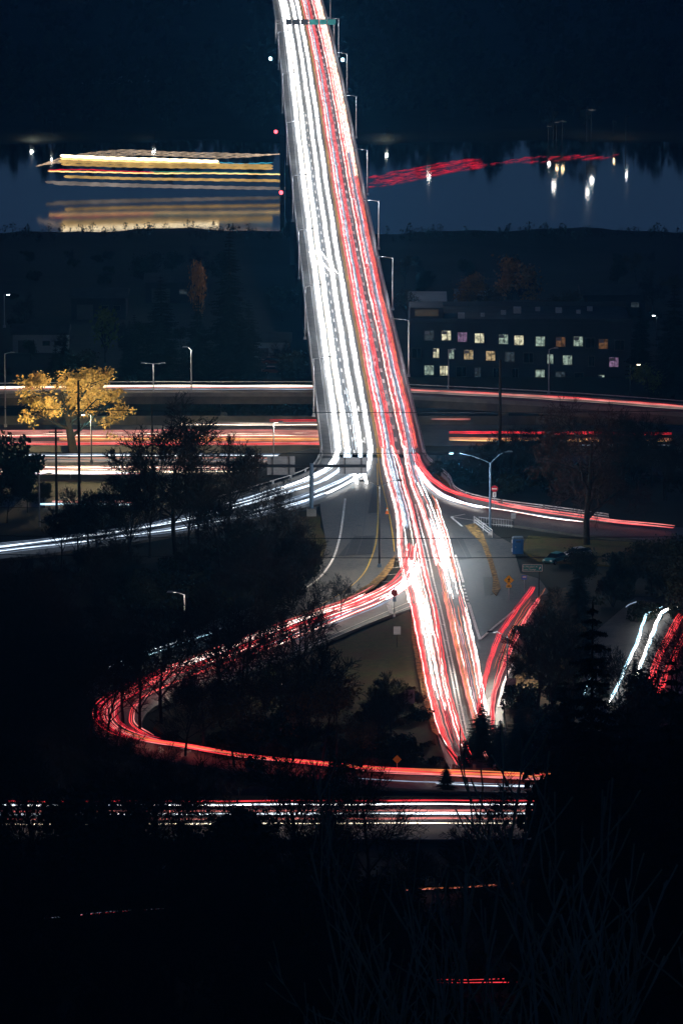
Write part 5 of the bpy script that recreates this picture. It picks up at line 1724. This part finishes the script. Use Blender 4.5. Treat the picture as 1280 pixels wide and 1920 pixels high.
bare('bare2', 640, 705, 1085, 'small bare tree whose twigs cross the road left of the loop mouth', hp=15.5)
plant('shrub0', at(40, 842), (1.5, 1.5, 1.9), 0, 'dark leafy bush left of the yellow tree, lower left of its trunk')
plant('shrub1', at(20, 862), (1.5, 1.5, 2.3), 2, 'taller dark bush at the left edge beside the highway')
plant('brownshrub', at(230, 845), (1.3, 1, .9), 0, 'low brown bush on the highway verge under the yellow tree')
plant('brownshrub', at(530, 872), (1.6, 1, .7), 1, 'low brown bush under the sign gantry')
for k, (px, Y) in enumerate(((480, 935), (530, 936), (560, 934), (430, 936), (390, 934))):
    plant('shrub%d' % (k % 3), at(px, Y), (1.3, .8, 1.0), R_.uniform(0, 6), 'dark bush on the bank between the highway and the elevated ramp',
          'bushes on the bank below the elevated ramp')

# --- belts of trees that nothing tells apart
def belt(n, keys, xr, yr, label, group, s=(.7, 1.1), seed=0, ylim=None, tries=30, keep=None):
    rnd = random.Random(seed)
    c = 0
    for k in range(n * 6):
        if c >= n: break
        px = rnd.uniform(*xr); Y = rnd.uniform(*yr)
        p = at(px, Y)
        key = rnd.choice(keys)
        sc = rnd.uniform(*s)
        hp = 16 if key[:4] in ('bare', 'fine', 'aldr') else (24 if key[:3] == 'fir' else (4 if 'shrub' in key else 14))
        if ylim is not None:
            # keep the top below the allowed row of the photograph
            ztop = PY(px, clampi(ylim, px), Y).z
            mx = (ztop - p.z) / hp
            if mx < s[0] * .45: continue
            sc = min(sc, mx)
        if keep and not keep(px, Y): continue
        zone = ('far left', 'left', 'centre', 'right', 'far right')[min(4, max(0, int(px // 256)))]
        lab = label + ', ' + ('at ' if zone in ('left', 'right') else 'at the ' if zone == 'centre' else 'at ') + zone
        if len(lab.split()) > 16: lab = label + ', ' + zone
        if len(lab.split()) > 16: lab = label
        plant(key, p, (sc * rnd.uniform(.9, 1.2), sc * rnd.uniform(.9, 1.2), sc), rnd.uniform(0, 6.28), lab, group)
        c += 1
# between the left ramp and the road above the loop
belt(30, ['bare0', 'bare1', 'bare2', 'bare3', 'bare4', 'ivy'], (-40, 570), (692, 742), 'bare dark tree in the thicket between the left ramp and the loop ramp', 'bare trees between the left ramp and the loop ramp',
     (.5, .8), 1, [(-60, 1048), (150, 1030), (330, 1010), (450, 990), (560, 1000)], keep=lambda px, Y: Y > 700 + max(0, (px - 200)) * .02)
belt(26, ['shrub0', 'shrub1', 'shrub2'], (-40, 590), (700, 748), 'dark bush in the thicket between the left ramp and the loop ramp', 'bushes between the left ramp and the loop ramp',
     (.8, 1.6), 2, [(-60, 1075), (150, 1060), (330, 1040), (450, 1010), (590, 1010)], keep=lambda px, Y: Y > 702 + max(0, (px - 150)) * .035)
belt(16, ['bare0', 'bare1', 'bare2', 'bare3', 'bare4', 'fine0', 'fine1'], (-40, 575), (736, 757), 'bare twiggy tree in front of the left ramp', 'bare trees in front of the left ramp',
     (.5, 1.0), 40, [(-60, 960), (150, 935), (300, 850), (450, 880), (520, 935), (575, 965)])
belt(4, ['bare0', 'bare2', 'bare3', 'bare4'], (330, 640), (618, 655), 'bare twiggy tree before the upper arm of the loop ramp', 'bare trees before the loop ramp',
     (.7, 1.15), 41, [(190, 1140), (450, 1080), (560, 1080), (640, 1120)])
for k, (px, Y, yt, lab) in enumerate(((198, 632, 1235, 'slender bare tree before the far left bend of the loop'), (228, 640, 1180, 'bare tree before the bend of the loop, just right of its far left end'),
                                  (262, 634, 1205, 'bare tree inside the bend of the loop, second from the bend'), (300, 640, 1150, 'taller bare tree inside the bend of the loop'), (345, 622, 1290, 'small bare tree before the lower arm of the loop'),
                                  (178, 640, 1200, 'bare tree at the outer side of the bend of the loop'))):
    bare('bare%d' % (k % 5), px, Y, yt, lab, w=1.25)
plant('smallyellow', P(514, 1300, 0) + Vector((0, 1.5, -.3)), (1.2, 1.2, .9), 1, 'pale lamplit bush inside the loop ramp')
# inside the loop
belt(22, ['bare3', 'bare4', 'brown', 'shrub1', 'fine1'], (300, 770), (622, 665), 'dark tree or bush in the wedge enclosed by the loop ramp', 'trees and bushes inside the loop ramp',
     (.35, .62), 3, [(300, 1290), (400, 1275), (560, 1240), (640, 1250), (740, 1265), (790, 1300)])
belt(12, ['shrub0', 'brownshrub', 'shrub2'], (420, 790), (618, 655), 'low bush on the verge inside the loop ramp', 'bushes inside the loop ramp',
     (.5, .9), 4, [(300, 1330), (600, 1290), (700, 1290), (760, 1330), (800, 1400)])
belt(34, ['brownshrub', 'shrub0', 'brown', 'shrub2', 'brownshrub', 'shrub1'], (400, 815), (612, 652), 'low brown bush in the brush inside the loop ramp', 'brown brush inside the loop ramp',
     (.45, .9), 42, [(400, 1300), (520, 1262), (640, 1225), (740, 1245), (775, 1290), (800, 1370), (815, 1420)])
# left of the loop
belt(30, ['bare0', 'bare1', 'bare2', 'bare3', 'bare4'], (-60, 205), (596, 700), 'bare dark tree in the woods left of the loop ramp', 'bare trees left of the loop ramp',
     (.6, 1.1), 5, [(-60, 1060), (190, 1090), (235, 1160)], keep=lambda px, Y: px < 165 or Y > 672)
belt(10, ['shrub0', 'shrub1', 'shrub2'], (-60, 130), (600, 690), 'dark bush in the woods left of the loop ramp', 'bushes left of the loop ramp', (.9, 1.5), 6, [(-60, 1110), (190, 1150)])
# slope between lower road and the loop
belt(16, ['bare0', 'bare3', 'fine1'], (-40, 640), (588, 604), 'slender bare tree on the verge between the loop return and the lower road', 'bare trees along the far side of the lower road',
     (.45, .75), 7, [(-60, 1300), (200, 1330), (300, 1425), (640, 1455)])
# foreground hillside
lim = [(-60, 1330), (110, 1335), (170, 1425), (300, 1465), (440, 1470), (560, 1425), (660, 1500), (700, 1585), (980, 1590), (1060, 1480), (1120, 1400), (1340, 1380)]
belt(48, ['bare0', 'bare1', 'bare2', 'bare3', 'bare4', 'fine0'], (-60, 1340), (470, 570), 'bare black tree in the thicket on the slope just below the lower road', 'bare trees on the slope below the lower road',
     (.45, 1.0), 8, lim)
belt(40, ['shrub0', 'shrub1', 'shrub2', 'ivy'], (-60, 1340), (470, 570), 'black leafy bush in the thicket on the slope below the lower road', 'bushes on the slope below the lower road',
     (.8, 1.5), 9, [(x, y + 45) for x, y in lim])
belt(40, ['bare0', 'bare1', 'bare2', 'bare3', 'bare4', 'ivy'], (-80, 1360), (290, 460), 'bare black tree in the darkest part of the foreground hillside', 'bare trees on the foreground hillside',
     (.5, 1.0), 10, [(x, y + 70) for x, y in lim], keep=lambda px, Y: not (1085 < px < 1265 and Y < 475))
belt(30, ['shrub0', 'shrub1', 'shrub2'], (-80, 1360), (250, 440), 'black bush in the darkest part of the foreground hillside', 'bushes on the foreground hillside',
     (.7, 1.3), 11, [(-60, 1640), (1340, 1640)], keep=lambda px, Y: not (1085 < px < 1265 or 730 < px < 800))
belt(11, ['bare0', 'bare1', 'bare2', 'bare3', 'bare4'], (-60, 640), (470, 560), 'dark tree crowding the lower road on its left half', 'dark trees before the left half of the lower road',
     (.75, 1.15), 30, [(-60, 1340), (120, 1350), (170, 1430), (300, 1450), (440, 1460), (560, 1400), (640, 1470)])
# trunks that cross the lower road in front
for k, (px, Y, yt, key) in enumerate(((60, 560, 1330, 'bare0'), (190, 552, 1420, 'bare1'), (330, 556, 1430, 'bare2'), (560, 548, 1380, 'bare4'), (690, 545, 1440, 'bare3'))):
    bare(key, px, Y, yt, ('bare black tree crossing the lower road at far left', 'bare black tree crossing the lower road, second from the left', 'bare black tree crossing the lower road at mid left',
         'tall bare black tree crossing the lower road just left of centre', 'leaning bare black tree crossing the lower road at the left of the clear stretch')[k])
bare('bare1', 915, 545, 1490, 'bare black tree with spreading limbs crossing the lower road right of centre')
con('fir1', 880, 560, 1548, 'small dark fir poking up before the lower road', .8)
con('fir0', 652, 560, 1540, 'dark bushy fir before the lower road, left of centre', 1.3)
# right: dark conifer mass and bushes
con('fir2', 905, 622, 1318, 'dark fir hiding the foot of the right-hand stream of light', 1.9)
con('fir1', 940, 618, 1350, 'dark fir right of the foot of the right-hand stream of light', 2.0)
con('fir0', 838, 605, 1440, 'low dark fir left of the foot of the left-hand stream of light', 2.0)
con('fir2', 975, 612, 1330, 'broad dark fir at the corner of the leafy bank and the concrete fence', 1.8)
con('fir0', 872, 614, 1385, 'small dark fir at the meeting point of the two streams', 1.3)
con('fir1', 1085, 700, 1045, 'dark conifer right of the green guide sign', 1.15)
con('fir2', 1030, 688, 1100, 'dark conifer beside the road curving in from the right', .9)
con('fir0', 1150, 722, 1035, 'dark conifer behind the side road at right', 1.3)
con('fir1', 1235, 730, 1010, 'dark conifer near the right edge beyond the side road', 1.3)
con('fir2', 1292, 715, 990, 'dark conifer at the right edge beyond the side road', 1.3)
con('fir0', 1150, 600, 1345, 'broad dark fir before the side road at right', 1.5)
con('fir1', 1235, 560, 1330, 'broad black fir at the lower right', 1.6)
con('fir2', 1150, 560, 1420, 'black fir where the lower road disappears at right', 1.4)
con('fir1', 1310, 590, 1240, 'black fir at the right edge beside the side road', 1.3)
con('fir0', 1192, 640, 1215, 'dark fir half hiding the side road lights', .75)
con('fir2', 1135, 655, 1210, 'slim dark fir left of the cyan lights', .6)
con('fir0', 1270, 480, 1480, 'large black fir low in the right foreground', 1.5)
con('fir2', 1112, 470, 1125, 'very tall black fir standing between the leafy bank and the cyan lights', .75)
con('fir1', 1060, 500, 1265, 'tall black fir left of the side road, before the leafy bank', .8)
con('fir0', 1180, 450, 1330, 'tall black fir in front of the cyan lights of the side road', .9)
con('fir2', 1262, 470, 1225, 'tall black fir before the red lights of the side road', .7)
for k, (px, Y, yt, lab) in enumerate(((1165, 640, 1225, 'bare twiggy tree crossing the cyan lights of the side road'), (1228, 625, 1290, 'bare twiggy tree below the red lights of the side road'),
                                  (1275, 640, 1180, 'bare twiggy tree crossing the red lights of the side road'), (1120, 650, 1215, 'bare twiggy tree left of the cyan lights of the side road'))):
    bare('bare%d' % k, px, Y, yt, lab, w=1.15)
plant('ivy', at(1195, 615), (.9, .9, topscale(1195, 615, 1262, 13.5)), 1, 'dark leafy tree half covering the cyan and red side road lights')
plant('ivy', at(1290, 620), (.8, .8, topscale(1290, 620, 1300, 13.5)), 3, 'dark leafy tree at the right edge below the red side road lights')
con('fir1', 1330, 440, 1060, 'very tall black fir at the right edge of the picture', .8)
belt(30, ['shrub0', 'shrub2', 'brownshrub', 'bare4'], (965, 1085), (620, 700), 'dark bush on the leafy bank between the two right-hand roads', 'bushes on the bank between the right-hand roads',
     (.6, 1.1), 12, [(960, 1230), (1000, 1130), (1090, 1090)])
belt(22, ['fine0', 'fine1', 'bare3', 'bare2'], (800, 1320), (806, 868), 'bare dark tree in the woods between the right-hand ramp and the highway', 'bare trees between the right-hand ramp and the highway',
     (.5, .95), 13, [(790, 880), (830, 852), (900, 828), (1000, 800), (1100, 770), (1300, 800)])
belt(20, ['shrub0', 'shrub1', 'shrub2', 'brownshrub'], (830, 1320), (800, 868), 'dark bush in the woods between the right-hand ramp and the highway', 'bushes between the right-hand ramp and the highway',
     (.8, 1.4), 14, [(790, 890), (830, 862), (1300, 860)])
belt(12, ['shrub0', 'shrub1', 'ivy'], (1080, 1330), (700, 756), 'dark bush right of the large bare tree', 'bushes right of the large bare tree', (.6, 1.1), 15, [(1060, 1030), (1340, 990)])
belt(14, ['fine1', 'bare4', 'bare0', 'ivy'], (-60, 250), (770, 845), 'bare tree on the dark verge below the highway at far left', 'bare trees at the far left below the highway',
     (.4, .7), 16, [(-60, 860), (60, 900), (250, 930)])
# belts beyond the highways up to the river
belt(26, ['ivy', 'fir1', 'fir2', 'shrub1', 'bare2'], (-120, 560), (960, 1060), 'dark tree among the houses left of the bridge', 'dark trees among the houses left of the bridge',
     (.4, .75), 17, [(-120, 610), (40, 640), (250, 600), (560, 640)])
belt(30, ['ivy', 'shrub1', 'shrub2', 'bare1'], (-160, 540), (1080, 1330), 'dark tree on the riverside lowland left of the bridge', 'dark trees on the lowland left of the bridge',
     (.4, .75), 18, [(-160, 470), (540, 470)])
belt(34, ['ivy', 'shrub1', 'shrub2', 'brown', 'bare1'], (745, 1440), (1030, 1330), 'dark tree on the riverside lowland right of the bridge', 'dark trees on the lowland right of the bridge',
     (.4, .8), 19, [(740, 480), (1440, 470)])
belt(14, ['ivy', 'ivy', 'bare2', 'shrub1'], (1060, 1340), (480, 600), 'dark leafy tree in the black woods below the side road', 'leafy trees below the side road',
     (1.0, 2.2), 33, [(1050, 1440), (1090, 1400), (1130, 1350), (1200, 1370), (1340, 1350)])
# alders with pale bark nearest the camera, lower right
for k, (px, Y, yt, w, lab) in enumerate(((1085, 215, 1690, .8, 'pale-barked alder with crooked limbs at the bottom right'), (858, 225, 1680, .8, 'pale-barked alder rising at the bottom right of centre'),
                                  (985, 205, 1745, .8, 'smaller pale-barked alder between two taller ones at the bottom right'), (765, 235, 1760, .7, 'slim pale-barked alder leaning at the bottom centre'),
                                  (1225, 210, 1730, .8, 'pale-barked alder at the bottom right corner'), (700, 245, 1720, .6, 'faint pale-barked alder left of the others at the bottom'))):
    s = topscale(px, Y, yt, 16.5)
    plant('alder%d' % (k % 3), at(px, Y), (s * w, s * w, s), R_.uniform(0, 6), lab)
for k in list(protos):
    if k not in used:
        for ch in children(protos[k]):
            bpy.data.objects.remove(ch)
        bpy.data.objects.remove(protos[k])

# --- far woods as single masses
def wood(name, n, xr, yr, h, r, seed, m, gap=None, nt=70):
    rnd = random.Random(seed)
    mb = MB()
    for k in range(n):
        x = rnd.uniform(*xr); Y = rnd.uniform(*yr)
        if gap and gap(x, Y): continue
        g = ground(x, Y)
        hh = rnd.uniform(*h); rr = hh * rnd.uniform(.25, .42) * r
        mb.tube([(x, Y, g - .5), (x, Y, g + hh * .7)], [hh * .02, .08], 3, False)
        kind = rnd.random()
        for j in range(nt):
            t = rnd.random()
            z = g + hh * (.15 + .85 * t)
            prof = (1 - t) * 1.2 if kind < .35 else math.sin(math.pi * (t * .8 + .15))
            a = rnd.uniform(0, 6.28); q = rr * prof * math.sqrt(rnd.random())
            p = Vector((x + q * math.cos(a), Y + q * math.sin(a), z))
            leaf_quad(mb, p, hh * .085 * rnd.uniform(.6, 1.4), rnd)
    o = mb.build(name, m)
    o['kind'] = 'stuff'
    return o
wood('riverside_woodland', 520, (-190, 190), (1612, 1760), (7, 15), 1.1, 501, M['far_trees'], gap=lambda x, Y: Y < 1625 and math.sin(x * .045 + 1) > .2)
wood('far_woodland', 520, (-260, 260), (1760, 2500), (12, 22), 1.1, 502, M['far_trees'], nt=50)
wood('riverbank_scrub', 330, (-170, 170), (1335, 1366), (1.2, 3.0), 1.6, 503, M['far_trees'], nt=40)
o = wood('undergrowth', 1500, (-75, 75), (300, 575), (1.2, 3), 2.2, 504, M['shrub'], nt=26)
